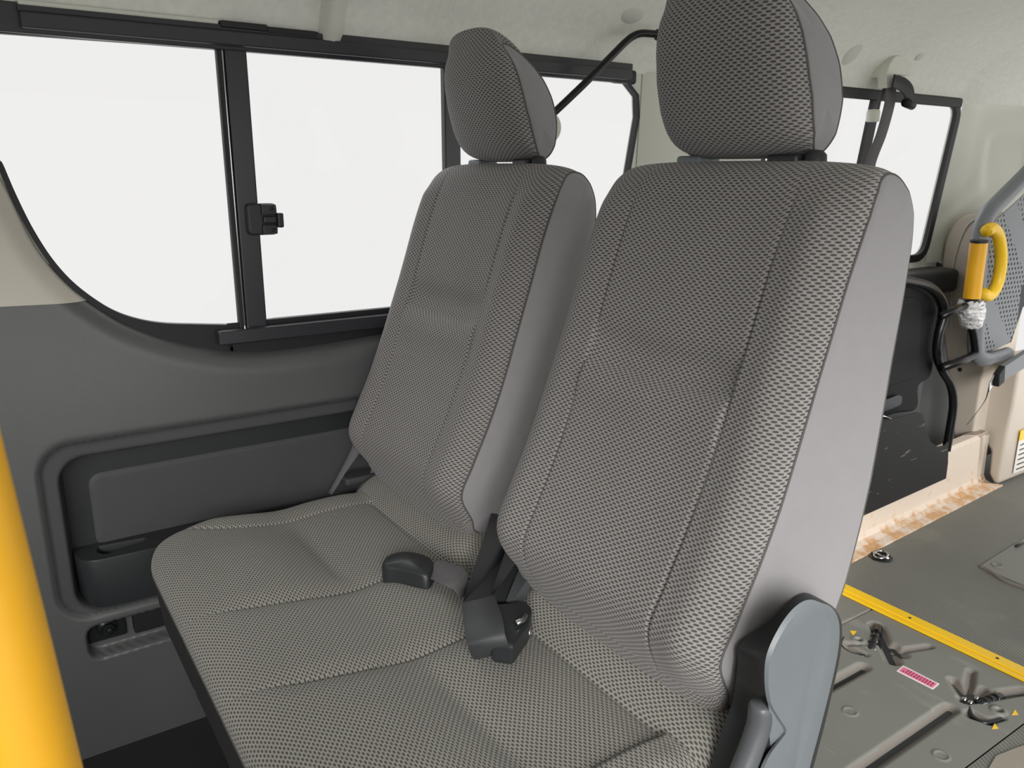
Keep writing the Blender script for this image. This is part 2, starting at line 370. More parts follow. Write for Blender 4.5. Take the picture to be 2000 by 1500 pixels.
# resample evenly
def resample(P, step):
    out = [P[0]]; acc = 0
    for i in range(1, len(P)):
        d = (P[i] - P[i - 1]).length; a = P[i - 1]
        if d == 0: continue
        while acc + d >= step:
            t = (step - acc) / d; a = a.lerp(P[i], t); out.append(a); d = (P[i] - a).length; acc = 0
            if d < 1e-9: break
        acc += d
    return out
lip_e = resample(lip_e, .005)
def sd_rr(y, z, cy, cz, hy, hz, r):
    dy = np.abs(y - cy) - (hy - r); dz = np.abs(z - cz) - (hz - r)
    return np.hypot(np.maximum(dy, 0), np.maximum(dz, 0)) + np.minimum(np.maximum(dy, dz), 0) - r
SL = .035
def trim_relief(y, z):
    """inward displacement (+ = towards cabin)"""
    cz = .452 - .0 * y
    sd = sd_rr(y, z, .51, .469, .460, .169, .055)
    d = np.zeros_like(y)
    d += .006 * np.exp(-((sd - .000) / .008) ** 2) * 0
    d -= .010 * sstep(.012, -.006, sd)                     # step to the raised coarse border
    sd2 = sd_rr(y, z, .53, .456, .452, .152, .045)
    d -= .055 * sstep(.004, -.012, sd2)                    # pocket
    sd3 = sd_rr(y, z, .53, .482, .405, .078, .025)
    d += .012 * sstep(.012, -.010, sd3)                    # pad inside the pocket floor
    # bolt recess below
    sd4 = sd_rr(y, z, .185, .240, .10, .033, .02)
    d -= .030 * sstep(.003, -.004, sd4)
    return d
nrow = 210; cols = len(lip_e); ROLL = .042
V = []; 
P = np.array([[p.y, p.z] for p in lip_e])
T = np.gradient(P, axis=0); T /= np.linalg.norm(T, axis=1)[:, None]; N = np.stack([-T[:, 1], T[:, 0]], 1)   # points up/out towards the window
N[N[:, 1] < 0] *= -1
P = P - N * ROLL
rollk = np.linspace(0, 1, 12)
rows = []
for k in rollk[::-1]:                                       # from the rebate edge down to the face
    a = k * PI / 2
    off = ROLL * math.sin(a); xx = -1.568 - .040 * (1 - math.cos(a))
    rows.append(np.column_stack([np.full(cols, xx), P[:, 0] + N[:, 0] * off, P[:, 1] + N[:, 1] * off]))
foot_y = P[:, 0].copy(); foot_y = np.maximum.accumulate(foot_y)
foot_y = np.interp(np.arange(cols), [0, cols - 1], [P[0, 0] - .12, P[-1, 0]]) * .0 + P[:, 0]
foot_y[foot_y < .2] = foot_y[foot_y < .2]
for i in range(1, nrow + 1):
    s_ = i / nrow
    y = P[:, 0]; z = P[:, 1] * (1 - s_) + (-.001) * s_
    rows.append(np.column_stack([-1.568 + trim_relief(y, z), y, z]))
G = np.array(rows); nr = len(rows)
idx = np.arange(nr * cols).reshape(nr, cols)
Fq = np.stack([idx[:-1, :-1], idx[1:, :-1], idx[1:, 1:], idx[:-1, 1:]], -1).reshape(-1, 4)
cent = G.reshape(-1, 3)[Fq].mean(axis=1)
sdB = sd_rr(cent[:, 1], cent[:, 2], .51, .469, .460, .169, .055)
zsplit = .893
fm = np.where((sdB < .002), 1, 0)
import bmesh
def bisected(name, mats, dx, clear_up, fmv):
    o = O(name, G.reshape(-1, 3) + np.array([dx, 0, 0]), Fq.tolist(), mats, None, True, fmat=fmv)
    bm = bmesh.new(); bm.from_mesh(o.data)
    bmesh.ops.bisect_plane(bm, geom=bm.verts[:] + bm.edges[:] + bm.faces[:], plane_co=Vector((0, .1, zsplit)) - o.location, plane_no=(0, .03, 1), clear_outer=clear_up, clear_inner=not clear_up)
    bm.to_mesh(o.data); bm.free(); return tag(o, kind='structure')
bisected('wall_left_lower', [TRIM, TRIMD], 0, True, fm.astype(int).tolist())
bisected('wall_left_front_pillar', [mat('warm_grey_pillar_plastic', (192, 187, 175), .45, 0, 4, var=.03)], .002, False, None)
tag(MB().box((-1.60, -.9, 0), (-1.583, -.15, 1.4)).build('wall_left_front', TRIM), kind='structure')
tag(MB().box((-1.64, -.9, -.02), (-1.625, 3.3, .69)).build('wall_left_outer', DARKPL), kind='structure')

# ---- windows
def window_struct(name, outline, extra=.012):
    r = ring_frame(name, outline, .004, extra, XW - .012, XW + .004, BLACK)
    tag(r, kind='structure'); return r
win1 = window_struct('window_1', OPEN1, .005)
win2 = window_struct('window_2', OPEN2, .022)
def pane(y0, y1, z0, z1, x, par):
    return MB().box((x, y0, z0), (x + .004, y1, z1)).build('pane', GLASS, par)
pane(-.1, .47, .80, 1.345, -1.612, win1); pane(.45, 1.0, .80, 1.345, -1.620, win1); pane(.9, 1.47, .80, 1.345, -1.612, win1)
pane(1.9, 2.98, .80, 1.36, -1.612, win2)
# black rebate below the glass at the front of the window
reb = MB()
lowc = smooth_path([at(u, v_, X=-1.597) for u, v_ in [(95, 515), (140, 562), (185, 592), (225, 615), (270, 630), (320, 638), (380, 640), (450, 640)]], 5)
lowd = smooth_path([at(u, v_, X=-1.597) for u, v_ in [(85, 525), (125, 570), (170, 612), (220, 650), (280, 680), (340, 700), (390, 708), (460, 715)]], 5)
reb.add([*lowc, *lowd], [(i, i + 1, len(lowc) + i + 1, len(lowc) + i) for i in range(len(lowc) - 1)])
reb.box((-1.60, .40, .73), (-1.597, 1.42, .825))
reb.build('rebate', BLACK, win1)
# top rail, with the thicker cover that starts behind the front corner
y_a = at(38, 30, X=-1.575).y
MB().box((-1.60, -.9, 1.326), (-1.585, 1.42, 1.372)).build('top_rail', GLOSS, win1, mods=(bev(.002, 2),))
MB().box((-1.60, y_a, 1.332), (-1.568, 1.405, 1.357)).build('curtain_rail', GLOSS, win1, mods=(bev(.003, 2),))
MB().box((-1.60, y_a - .002, 1.357), (-1.574, .62, 1.368)).build('rail_cap', DARKPL, win1, mods=(bev(.002, 2),))
yb = at(426, 650, X=-1.575).y
MB().box((-1.597, yb, .787), (-1.572, 1.32, .815)).build('bottom_rail', GLOSS, win1, mods=(bev(.003, 2),))
# sliding sash stile (front) and the fixed divider
def stile(name, y0, y1, x0, x1, m, lean=.0, z0=.80, z1=1.335):
    pts = [(x1, y0, z0), (x1, y1, z0), (x1, y1 - lean, z1), (x1, y0 - lean, z1)]
    return MB().prism(pts, (x0 - x1, 0, 0)).build(name, m, win1, mods=(bev(.003, 2),))
stile('sash_stile', .436, .476, -1.610, -1.588, GLOSS)
stile('sash_seal', .423, .436, -1.610, -1.593, BLACK)
stile('sash_edge', .431, .4345, -1.597, -1.5905, CHROME)
stile('divider_stile', .895, .935, -1.615, -1.597, GLOSS)
MB().box((-1.606, 1.36, 1.325), (-1.583, 1.435, 1.358)).build('corner_cover', BLACK, win1, mods=(bev(.008, 3),))

# ---- headliner
prof = [(-1.597, 1.352), (-1.592, 1.366), (-1.582, 1.385), (-1.565, 1.42), (-1.535, 1.455), (-1.49, 1.49), (-1.42, 1.53), (-1.32, 1.565), (-1.18, 1.595), (-1.0, 1.615), (-.7, 1.635), (-.3, 1.645), (.1, 1.645), (.40, 1.62), (.52, 1.56), (.56, 1.44)]
pp = smooth_path([Vector((a, 0, b)) for a, b in prof], 4)
ys = np.concatenate([np.linspace(-.9, 2.95, 120), np.linspace(2.96, 3.5, 14)])
V = []
for y in ys:
    for p in pp:
        dz = 0; dx = 0
        # soft ridge where the two headliner mouldings meet
        dz -= .010 * math.exp(-((y - .60) / .010) ** 2) * (1 if p.x < -1.2 else .4) - 0
        dx += .010 * math.exp(-((y - .60) / .012) ** 2)
        # shallow moulding swelling near the C pillar
        wv_ = .012 * math.exp(-((y - 1.62) / .09) ** 2) * math.exp(-((p.z - 1.43) / .05) ** 2)
        if y > 2.95: dx += (y - 2.95) * .30 * max(0, min(1, (1.62 - p.z) / .1))
        V.append((p.x + dx + wv_, y, p.z + dz))
n = len(pp); Fc = [(i * n + j, i * n + j + 1, (i + 1) * n + j + 1, (i + 1) * n + j) for i in range(len(ys) - 1) for j in range(n - 1)]
tag(O('ceiling', V, Fc, HEAD, None, True), kind='structure')
tag(MB().box((-1.7, -.9, 1.67), (.62, 3.6, 1.68)).build('ceiling_roof_skin', PALE), kind='structure')
# the pale rib that covers the headliner joint beside the window rail
def hl(y, zoff=0, xo=0):
    return [Vector((p.x + xo, y, p.z)) for p in pp]
rib_ = MB(); A_ = [p + Vector((.022, 0, -.010)) for p in hl(.622)][1:]; B_ = [p + Vector((.024, 0, -.010)) for p in hl(.640)][1:]
C_ = [p + Vector((-.006, 0, 0)) for p in hl(.612)][1:]; D_ = [p + Vector((-.004, 0, 0)) for p in hl(.672)][1:]
m_ = len(A_)
rib_.add(C_ + A_ + B_ + D_, [(k * m_ + i, k * m_ + i + 1, (k + 1) * m_ + i + 1, (k + 1) * m_ + i) for k in range(3) for i in range(m_ - 1)])
tag(rib_.build('trim_1', PALE, None, True), kind='structure')
# pale clip strip and the dark slot above the curtain rail
st = MB().box((-1.585, y_a, 1.3665), (-1.572, .425, 1.3735)); tag(st.build('trim_2', PALE, None, mods=(bev(.002, 2),)), kind='structure')
st = MB().box((-1.590, .428, 1.362), (-1.570, .512, 1.3735)); st.box((-1.590, .512, 1.360), (-1.573, .608, 1.371)); tag(st.build('trim_3', BLACK, None, mods=(bev(.002, 2),)), kind='structure')

# ---- C pillar relief and D pillar
def pillar_panel(y0, y1, z0, z1, xb, depth, name, m, lean=0):
    ny, nz = 24, 30; V = []
    for j in range(nz):
        for i in range(ny):
            a = i / (ny - 1); b_ = j / (nz - 1)
            x = xb + depth * (1 - abs(2 * a - 1) ** 3)
            V.append((x, y0 + (y1 - y0) * a + lean * b_, z0 + (z1 - z0) * b_))
    Fc = [(j * ny + i, j * ny + i + 1, (j + 1) * ny + i + 1, (j + 1) * ny + i) for j in range(nz - 1) for i in range(ny - 1)]
    return tag(O(name, V, Fc, m, None, True), kind='structure')
pillar_panel(1.445, 1.93, .79, 1.356, -1.598, .022, 'wall_left_centre_pillar', PALE, .02)
# D pillar: runs from the rear window to the tailgate, turning inwards
V = []; ys2 = np.linspace(2.90, 3.55, 34); zs2 = np.linspace(.80, 1.37, 34)
for z in zs2:
    for y in ys2:
        lean = (z - .828) / .517 * .10 + .003
        yy = y + (lean - .02) * max(0, 1 - (y - 2.90) / .6)
        t_ = (y - 2.90) / .65
        x = -1.597 + .012 * min(1, t_ * 6) + .26 * max(0, t_ - .18) ** 1.3
        sdr = float(sd_rr(np.array(yy), np.array(z), 3.23, 1.15, .09, .095, .03))
        x -= .014 * float(sstep(.01, -.01, np.array(sdr)))
        V.append((x, yy, z))
Fc = [(j * 34 + i, j * 34 + i + 1, (j + 1) * 34 + i + 1, (j + 1) * 34 + i) for j in range(33) for i in range(33)]
tag(O('wall_left_rear_pillar', V, Fc, PALE, None, True), kind='structure')
tag(MB().box((-1.42, 3.56, 1.46), (.60, 3.60, 1.66)).build('wall_rear_header', PALE), kind='structure')
tag(MB().box((-1.62, -.94, 0), (.60, -.90, 1.0)).box((-1.62, -.94, 1.42), (.60, -.90, 1.66)).build('wall_front', DARKPL), kind='structure')  # unseen front and right walls from here, added as occluders to cut ambient light
tag(MB().box((.57, -.90, 0), (.60, -.25, .85)).build('wall_right_front', DARKPL), kind='structure')
tag(MB().box((.55, -.35, 0), (.60, -.25, 1.41)).build('wall_right_front_pillar', PALE), kind='structure')
tag(MB().box((.57, -.9, 1.40), (.60, 3.56, 1.66)).build('wall_right_upper', PALE), kind='structure')  # unseen door header, added to block high sun from the upper seats
tag(MB().box((.57, 1.35, 0), (.60, 3.56, .80)).build('wall_right_rear', PALE), kind='structure')
tag(MB().box((.55, 1.25, 0), (.60, 1.40, 1.41)).build('wall_right_pillar', PALE), kind='structure')
tag(MB().box((-1.62, 2.96, 0), (-1.592, 3.60, .80)).build('wall_left_rear_lower', DARKPL, mods=(bev(.01, 3),)), kind='structure')
# dark shoulder of the lower trim under the rear quarter window
pts = [at(u, v_, X=-1.50) for u, v_ in [(1700, 560), (1775, 508), (1800, 503), (1836, 500), (1845, 640), (1700, 700)]]
tag(MB().box((-1.62, 1.7, .70), (-1.50, 2.95, .785)).build('trim_4', DARKPL, mods=(bev(.02, 4),)), kind='structure')

# ============================================================ FLOOR
tag(MB().box((-1.62, -.9, -.03), (1.1, 3.56, -.012)).build('floor', DARKPL), kind='structure')
ys_strip = 1.895
MB_ = MB().box((-1.58, ys_strip + .006, -.012), (1.1, 3.55, .001))
tag(MB_.build('floor_rear_ribbed', RIB), kind='structure')
MB_ = MB().box((-.598, -.9, -.012), (1.1, ys_strip - .045, -.001))
tag(MB_.build('floor_front_ribbed', RIB), kind='structure')
tag(MB().prism([at(u, v_, Z=-.001) for u, v_ in [(1925, 1512), (1945, 1478), (1985, 1462), (2060, 1440), (2200, 1500), (2100, 1600)]], (0, 0, .0025)).build('floor_step_patch', mat('worn_tan_floor', (150, 143, 132), .6, 0, 12)), kind='structure')
# smooth floor panel with grooves and pockets (relief grid)
def capsule(x, y, a, b, r0, r1=None):
    ax, ay = a; bx, by = b; r1 = r0 if r1 is None else r1
    px_, py_ = x - ax, y - ay; dx, dy = bx - ax, by - ay
    h_ = np.clip((px_ * dx + py_ * dy) / (dx * dx + dy * dy), 0, 1)
    return np.hypot(px_ - dx * h_, py_ - dy * h_) - (r0 + (r1 - r0) * h_)
def fl(u, v_): p = at(u, v_, Z=0); return (p.x, p.y)
GX0, GX1, GY0, GY1, ST = -1.07, -.600, 1.22, ys_strip - .045, .0023
gx = np.arange(GX0, GX1 + ST, ST); gx[-1] = GX1; gy = np.arange(GY0, GY1 + ST, ST); gy[-1] = GY1
XX, YY = np.meshgrid(gx, gy)
Z = np.zeros_like(XX)
caps = []
gl_l = [(-.930, 1.0), (-.930, 1.60)]      # left longitudinal groove
gl_r = [(-.722, 1.0), (-.722, 1.66)]
L = [capsule(XX, YY, (-.905, .9), (-.905, 1.60), .018), capsule(XX, YY, (-.704, .9), (-.712, 1.62), .019)]
L += [capsule(XX, YY, fl(1745, 1290), fl(1712, 1222), .020, .022), capsule(XX, YY, fl(1745, 1272), fl(1815, 1262), .013, .011), capsule(XX, YY, fl(1745, 1262), fl(1762, 1278), .020, .017)]
L += [capsule(XX, YY, fl(1678, 1258), fl(1656, 1256), .006, .010), capsule(XX, YY, fl(1690, 1278), fl(1656, 1262), .010, .010)]
L += [capsule(XX, YY, fl(1890, 1360), fl(1897, 1310), .016, .011), capsule(XX, YY, fl(1880, 1350), fl(1862, 1328), .018, .014), capsule(XX, YY, fl(1905, 1360), fl(1922, 1345), .014, .012),
      capsule(XX, YY, fl(1885, 1365), fl(2000, 1348), .018, .016), capsule(XX, YY, fl(1900, 1395), fl(1930, 1408), .018, .013), capsule(XX, YY, fl(1930, 1408), fl(1958, 1402), .010, .008)]
sdm = L[0]
for c in L[1:]:
    k = .008; hh = np.clip(.5 + .5 * (c - sdm) / k, 0, 1); sdm = c * (1 - hh) + sdm * hh - k * hh * (1 - hh)
Z -= .013 * sstep(.004, -.016, sdm)
for (u, v_) in [(1677, 1250), (1950, 1388)]:      # bosses
    c = fl(u, v_); r = np.hypot(XX - c[0], YY - c[1]); Z += .003 * sstep(.020, .014, r); Z -= .012 * sstep(.009, .006, r)
for (u, v_) in [(1838, 1476), (1660, 1390)]:
    c = fl(u, v_); r = np.hypot(XX - c[0], YY - c[1]); Z += .0025 * np.exp(-((r - .014) / .002) ** 2)
if True:
    yl = np.abs(XX + 1.045); Z -= .003 * np.exp(-(yl / .0025) ** 2)
V = np.stack([XX, YY, Z], -1).reshape(-1, 3); ny_, nx_ = XX.shape; idx = np.arange(nx_ * ny_).reshape(ny_, nx_)
Fq = np.stack([idx[:-1, :-1], idx[:-1, 1:], idx[1:, 1:], idx[1:, :-1]], -1).reshape(-1, 4)
fz = Z.reshape(-1)[Fq].mean(axis=1); fmi = (fz < -.003).astype(int).tolist()
tag(O('floor_panel', V, Fq.tolist(), [RUBBER, PIT], None, True, fmat=fmi), kind='structure')
mb = MB().box((-1.58, 1.0, -.012), (GX0, GY1, 0)); mb.box((GX0, 1.0, -.012), (GX1, GY0, 0)); tag(mb.build('floor_panel_side', RUBBER), kind='structure')
tag(MB().box((-1.60, -.9, -.012), (GX1, 1.0, 0)).build('floor_front_carpet', BLACKFAB), kind='structure')
# ---- yellow edge strip with screws
strip = empty('edge_strip', (-.3, ys_strip - .013, 0), 'bright yellow metal threshold strip running across the floor', 'edge strip')
mb = MB().box((-1.235, ys_strip - .044, 0), (1.1, ys_strip + .008, .0035)); mb.box((-1.235, ys_strip - .024, .0035), (1.1, ys_strip + .008, .0065)); mb.box((-1.235, ys_strip - .044, .0035), (1.1, ys_strip - .031, .0058))
mb.build('strip', YEL, strip, mods=(bev(.001, 2),))
for u, v_ in [(1777, 1207), (1948, 1286)]:
    p = at(u, v_, Z=.006); v, f = lathe([(0, .0012), (.0035, .001), (.004, 0)], (p.x, p.y, .0063)); O('screw', v, f, STEEL, strip)
# ---- floor anchor hooks, buckle in the ribbed floor, warning sticker, yellow arrows
def anchor(name, plate, bar, hook, label):
    c = at(*plate[0], Z=0)
    e = empty(name, (c.x, c.y, -.02), label, 'floor anchor', 'floor latches in the grey panel')
    ring = [at(u, v_, Z=-.004) for u, v_ in hook]
    MB().tube(smooth_path(ring, 6), .0045, 10).build('hook', STEEL, e, True)
    b1 = [at(u, v_, Z=-.006) for u, v_ in bar]
    MB().tube(b1, .0105, 14).build('barrel', STEEL, e, True)
    for tt in (.25, .5, .75):
        p = b1[0].lerp(b1[-1], tt); d = (b1[-1] - b1[0]).normalized()
        MB().tube([p - d * .003, p + d * .003], .0128, 14).build('collar', BLACKPAINT, e, True)
    pl = fillet([at(u, v_, Z=-.012) for u, v_ in plate], .008, 4)
    MB().prism(pl, (0, 0, .006)).build('plate', STEEL, e, False, mods=(bev(.001, 1),))
    for (u, v_) in plate[:3]:
        c2 = at((u + plate[3][0]) / 2, (v_ + plate[3][1]) / 2, Z=-.004); v, f = lathe([(0, .006), (.004, .005), (.005, 0)], c2); O('bolt', v, f, CHROME, e)
    return e
anchor('floor_anchor', [(1688, 1285), (1716, 1292), (1722, 1262), (1698, 1250)], [(1700, 1272), (1716, 1226)], [(1648, 1246), (1643, 1262), (1662, 1277), (1690, 1282)], 'steel folding latch in the floor pocket left of the pink sticker')
anchor('floor_anchor', [(1872, 1375), (1896, 1388), (1920, 1372), (1895, 1358)], [(1912, 1377), (1955, 1362)], [(1893, 1382), (1900, 1400), (1925, 1412), (1958, 1405)], 'steel folding latch in the floor pocket right of the pink sticker')
lt = [((1665, 1236), (1640, 1255)), ((1951, 1419), (1982, 1392))]
for (u, v_), lab in zip([(1666, 1236), (1632, 1255), (1982, 1392), (1943, 1419)],
        ['small yellow triangle beside the raised boss of the left floor latch', 'small yellow triangle outside the hook tip of the left floor latch', 'small yellow triangle beside the raised boss of the right floor latch', 'small yellow triangle below the hook of the right floor latch']):
    P_ = [at(u - 6, v_ + 5, Z=.0002), at(u + 7, v_ + 4, Z=.0002), at(u, v_ - 6, Z=.0002)]
    if v_ < 1300: P_ = [at(u - 6, v_ - 4, Z=.0002), at(u + 7, v_ - 3, Z=.0002), at(u, v_ + 6, Z=.0002)]
    if u < 1640: P_ = [at(u - 4, v_ - 6, Z=.0002), at(u - 4, v_ + 5, Z=.0002), at(u + 8, v_, Z=.0002)]
    tag(MB().prism(P_, (0, 0, .0006)).build('arrow_sticker', YEL), lab, 'sticker', 'yellow arrow stickers by the floor latches')
# pink sticker with two rows of small characters
c = [at(u, v_, Z=0) for u, v_ in [(1764, 1300), (1835, 1336), (1822, 1347), (1751, 1311)]]
stk = empty('warning_sticker', (c[0] + c[2]) / 2, 'pink and white warning sticker with two rows of print on the floor panel', 'sticker')
MB().prism(c, (0, 0, .0006)).build('backing', WHITEP, stk)
def bil(a, b_): return c[3].lerp(c[2], a).lerp(c[0].lerp(c[1], a), b_)
MB().prism([bil(.04, .14) + Vector((0, 0, .0006)), bil(.96, .14) + Vector((0, 0, .0006)), bil(.96, .86) + Vector((0, 0, .0006)), bil(.04, .86) + Vector((0, 0, .0006))], (0, 0, .0003)).build('pink_field', PINK, stk)
mb = MB()
for row, (lo, hi) in enumerate(((.53, .78), (.22, .47))):
    nn = 11
    for i in range(nn):
        a0 = .10 + i * .076; a1 = a0 + .052
        if row == 0 and i == 0: continue
        hgt = hi - lo; up_ = Vector((0, 0, .0009))
        for k in range(3):                                # three strokes per character plus a stem
            y0 = lo + hgt * (k * .38); w0 = random.uniform(0, .015); w1 = random.uniform(0, .015)
            mb.prism([bil(a0 + w0, y0) + up_, bil(a1 - w1, y0) + up_, bil(a1 - w1, y0 + hgt * .17) + up_, bil(a0 + w0, y0 + hgt * .17) + up_], (0, 0, .0002))
        xs = random.uniform(a0 + .008, a1 - .016)
        mb.prism([bil(xs, lo) + up_, bil(xs + .010, lo) + up_, bil(xs + .010, hi) + up_, bil(xs, hi) + up_], (0, 0, .0002))
mb.build('print', MAROON, stk)
# recessed tie-down ring in the rear floor
def tie_down(u, v_, lab, s=1.0):
    p = at(u, v_, Z=0); e = empty('tie_down_ring', p, lab, 'tie-down')
    v, f = lathe([(.0, .0015), (.022 * s, .0015), (.026 * s, .003), (.030 * s, .0045), (.034 * s, .002), (.036 * s, .0)], (p.x, p.y, .0008)); O('cup', v, f, STEEL, e)
    MB().tube([p + Vector((.018 * s * math.cos(a), .018 * s * math.sin(a) * 1.2, .010 + .004 * math.sin(a))) for a in np.linspace(0, 2 * PI, 17)[:-1]], .0035 * s, 8, True).build('ring', CHROME, e, True)
    MB().tube([p + Vector((-.026 * s, .0, .007)), p + Vector((.026 * s, .0, .007))], .004 * s, 8).build('bar', CHROME, e, True)
tie_down(1720, 1089, 'small steel tie-down ring in the ribbed floor beside the rusty channel')
p = at(2000, 1072, Z=0)
tr_ = empty('tie_down_tray', (p.x, p.y, 0), 'square black tie-down tray at the right edge of the rear floor', 'tie-down')
mb = MB(); mb.box((p.x - .03, p.y - .04, .001), (p.x + .04, p.y + .04, .004)); mb.build('tray', PIT, tr_, mods=(bev(.001, 1),))
MB().tube([(p.x - .015, p.y + .02 * k, .008) for k in (-1, 0, 1)], .004, 8).build('bar', STEEL, tr_, True)
# rear floor hatch: a low flap with bent front edge
P_ = [at(u, v_, Z=.001) for u, v_ in [(1915, 1106), (1940, 1120), (1975, 1135), (2030, 1158), (2120, 1110), (2020, 1040)]]
hatch = empty('floor_hatch', (sum(P_, Vector()) / 6), 'worn grey rubber flap lying in the rear floor at the right edge', 'floor hatch')
MB().prism(fillet(P_, .01, 3), (0, 0, .004)).build('flap', RUBBER, hatch, mods=(bev(.002, 2),))
MB().tube(smooth_path([at(u, v_, Z=.003) for u, v_ in [(1912, 1105), (1930, 1114), (1960, 1133), (2000, 1148), (2040, 1160)]], 5), [.001] + [.006] * 19 + [.004], 8).build('lip', PIT, hatch, True)
p = at(1947, 1104, Z=.0052); v, f = lathe([(0, .0015), (.012, .0015), (.0135, .003), (.015, 0)], p); O('button', v, f, RUBBER, hatch)

# ============================================================ BENCH SEAT
bench = empty('bench_seat', (-1.0, .5, 0), 'grey woven double passenger seat with two tall backrests and headrests', 'seat')
# ---- upholstered pad generator: woven strip swept over a side profile, plain side panels
def crf(d): return max(0., min(1., -d.y * .95 + .38 * max(d.z, 0) + .3 * max(-d.z, 0)))
def pad(name, cx, prof, spine, Wz, crown, exp_, par, ns=12, nq=150, detail=None, side_bulge=.008, side=(True, True), wm=None, edge_u=0.0):
    P = smooth_path([Vector((0, a, b)) for a, b in prof], ns, True); n = len(P)
    S_ = smooth_path([Vector((0, a, b)) for a, b in spine], 10)
    Lc = [0]
    for i in range(1, n + 1): Lc.append(Lc[-1] + (P[i % n] - P[i - 1]).length)
    near = [min(S_, key=lambda s: (s - p).length) for p in P]
    outd = [(p - s).normalized() for p, s in zip(P, near)]
    # smooth the directions
    for _ in range(6): outd = [(outd[i - 1] + outd[i] * 2 + outd[(i + 1) % n]).normalized() for i in range(n)]
    V = []; UV = []
    qs = np.sin(np.linspace(-1, 1, nq + 1) * PI / 2) * .55 + np.linspace(-1, 1, nq + 1) * .45
    for j in range(n + 1):
        i = j % n; p = P[i]
        for q in qs:
            W_ = Wz(p.z); g = crown * crf(outd[i]) * (1 - abs(q) ** exp_) ** (1 / exp_)
            dq = detail(q, p, i / n) if detail else 0
            pt = p + outd[i] * (g + dq)
            V.append((cx + W_ * q, pt.y, pt.z)); UV.append((W_ * q * (1 + .25 * abs(q) ** 6), Lc[j]))
    m1 = nq + 1
    A = np.array([tuple(v) for v in V]).reshape(n + 1, m1, 3)
    du_ = np.linalg.norm(np.diff(A, axis=1), axis=2); uu_ = np.concatenate([np.zeros((n + 1, 1)), np.cumsum(du_, axis=1)], 1); uu_ -= uu_[:, m1 // 2:m1 // 2 + 1]
    dv_ = np.linalg.norm(np.diff(A, axis=0), axis=2); vv_ = np.concatenate([np.zeros((1, m1)), np.cumsum(dv_, axis=0)], 0)
    jm = int(np.argmin([d.y for d in outd])); vv_ -= vv_[jm:jm + 1, :]
    UV = np.stack([uu_, vv_], -1).reshape(-1, 2)
    Fc = [(j * m1 + k, j * m1 + k + 1, (j + 1) * m1 + k + 1, (j + 1) * m1 + k) for j in range(n) for k in range(nq)]
    o = O(name, V, Fc, wm or WEAVE, par, True, uvs=UV)
    for sgn in (-1, 1):
        if not side[0 if sgn < 0 else 1]: continue
        V = []; rings = 12
        for r in range(rings + 1):
            k = r / rings
            for i in range(n):
                pt = P[i].lerp(near[i], k) ; W_ = Wz(P[i].z) * (1 - k) + Wz(near[i].z) * k
                V.append((cx + sgn * (W_ + side_bulge * math.sqrt(max(0, 1 - (1 - k) ** 2))), pt.y, pt.z))
        Fc = [(r * n + i, r * n + (i + 1) % n, (r + 1) * n + (i + 1) % n, (r + 1) * n + i) for r in range(rings) for i in range(n)]
        if sgn < 0: Fc = [f[::-1] for f in Fc]
        O('side_panel', V, Fc, PLAIN, o, True)
        MB().tube([(cx + sgn * Wz(p.z), p.y, p.z) for p in P], .0016, 6, True).build('piping', PIPE, o, True)
    return o
BP = [(.655, .535), (.632, .585), (.655, .64), (.684, .70), (.713, .77), (.742, .85), (.770, .93), (.797, 1.01), (.822, 1.07), (.845, 1.104), (.868, 1.114), (.890, 1.104), (.905, 1.065), (.905, .99), (.896, .90), (.886, .82), (.868, .70), (.845, .60), (.82, .53), (.775, .495), (.70, .492), (.665, .510)]
BS = [(.745, .58), (.78, .70), (.815, .85), (.85, .99), (.868, 1.07)]
def WzB(z):
    w_ = np.interp(z, [.48, .52, .56, .62, .75, .90, 1.0, 1.04, 1.07, 1.095, 1.115, 1.13], [.200, .212, .219, .223, .224, .220, .219, .219, .218, .214, .206, .20])
    return float(w_)
def back_detail(q, p, s):
    if s > .47: return 0
    d = 0; a = abs(q)
    hgt = p.z
    fr = float(sstep(.52, .60, np.array(hgt)) * (1 - sstep(1.06, 1.10, np.array(hgt))))
    qs_ = .60 + .05 * (hgt - .8)
    d -= .0042 * math.exp(-((a - qs_) / .008) ** 2) * (.35 + .65 * fr)        # stitched vertical seams
    d += .011 * fr * math.exp(-((a - .82) / .14) ** 2)                       # bolsters
    d -= .008 * fr * math.exp(-(q / .5) ** 4)
    zc = .848 + .02 * (q * q)
    if a < qs_:
        ed_ = 1 - .6 * (a / qs_) ** 4
        d -= ed_ * (.007 * math.exp(-((hgt - zc) / .006) ** 2) + .014 * math.exp(-((hgt - zc - .022) / .026) ** 2))
        d += .005 * math.exp(-((hgt - zc + .03) / .028) ** 2)
    return d
HP = [(.803, 1.336), (.812, 1.305), (.820, 1.268), (.828, 1.232), (.842, 1.190), (.860, 1.152), (.878, 1.137), (.893, 1.150), (.897, 1.185), (.890, 1.225), (.877, 1.258), (.860, 1.288), (.838, 1.318), (.815, 1.338)]
HP = [(a, b if b < 1.25 else 1.25 + (b - 1.25) * .84) for a, b in HP]
HS = [(.864, 1.190), (.853, 1.222), (.843, 1.250), (.834, 1.275)]
def WzH(z): return float(np.interp(z, [1.12, 1.137, 1.16, 1.20, 1.24, 1.27, 1.29, 1.31, 1.325, 1.34], [.092, .102, .112, .117, .115, .110, .103, .092, .082, .068]))
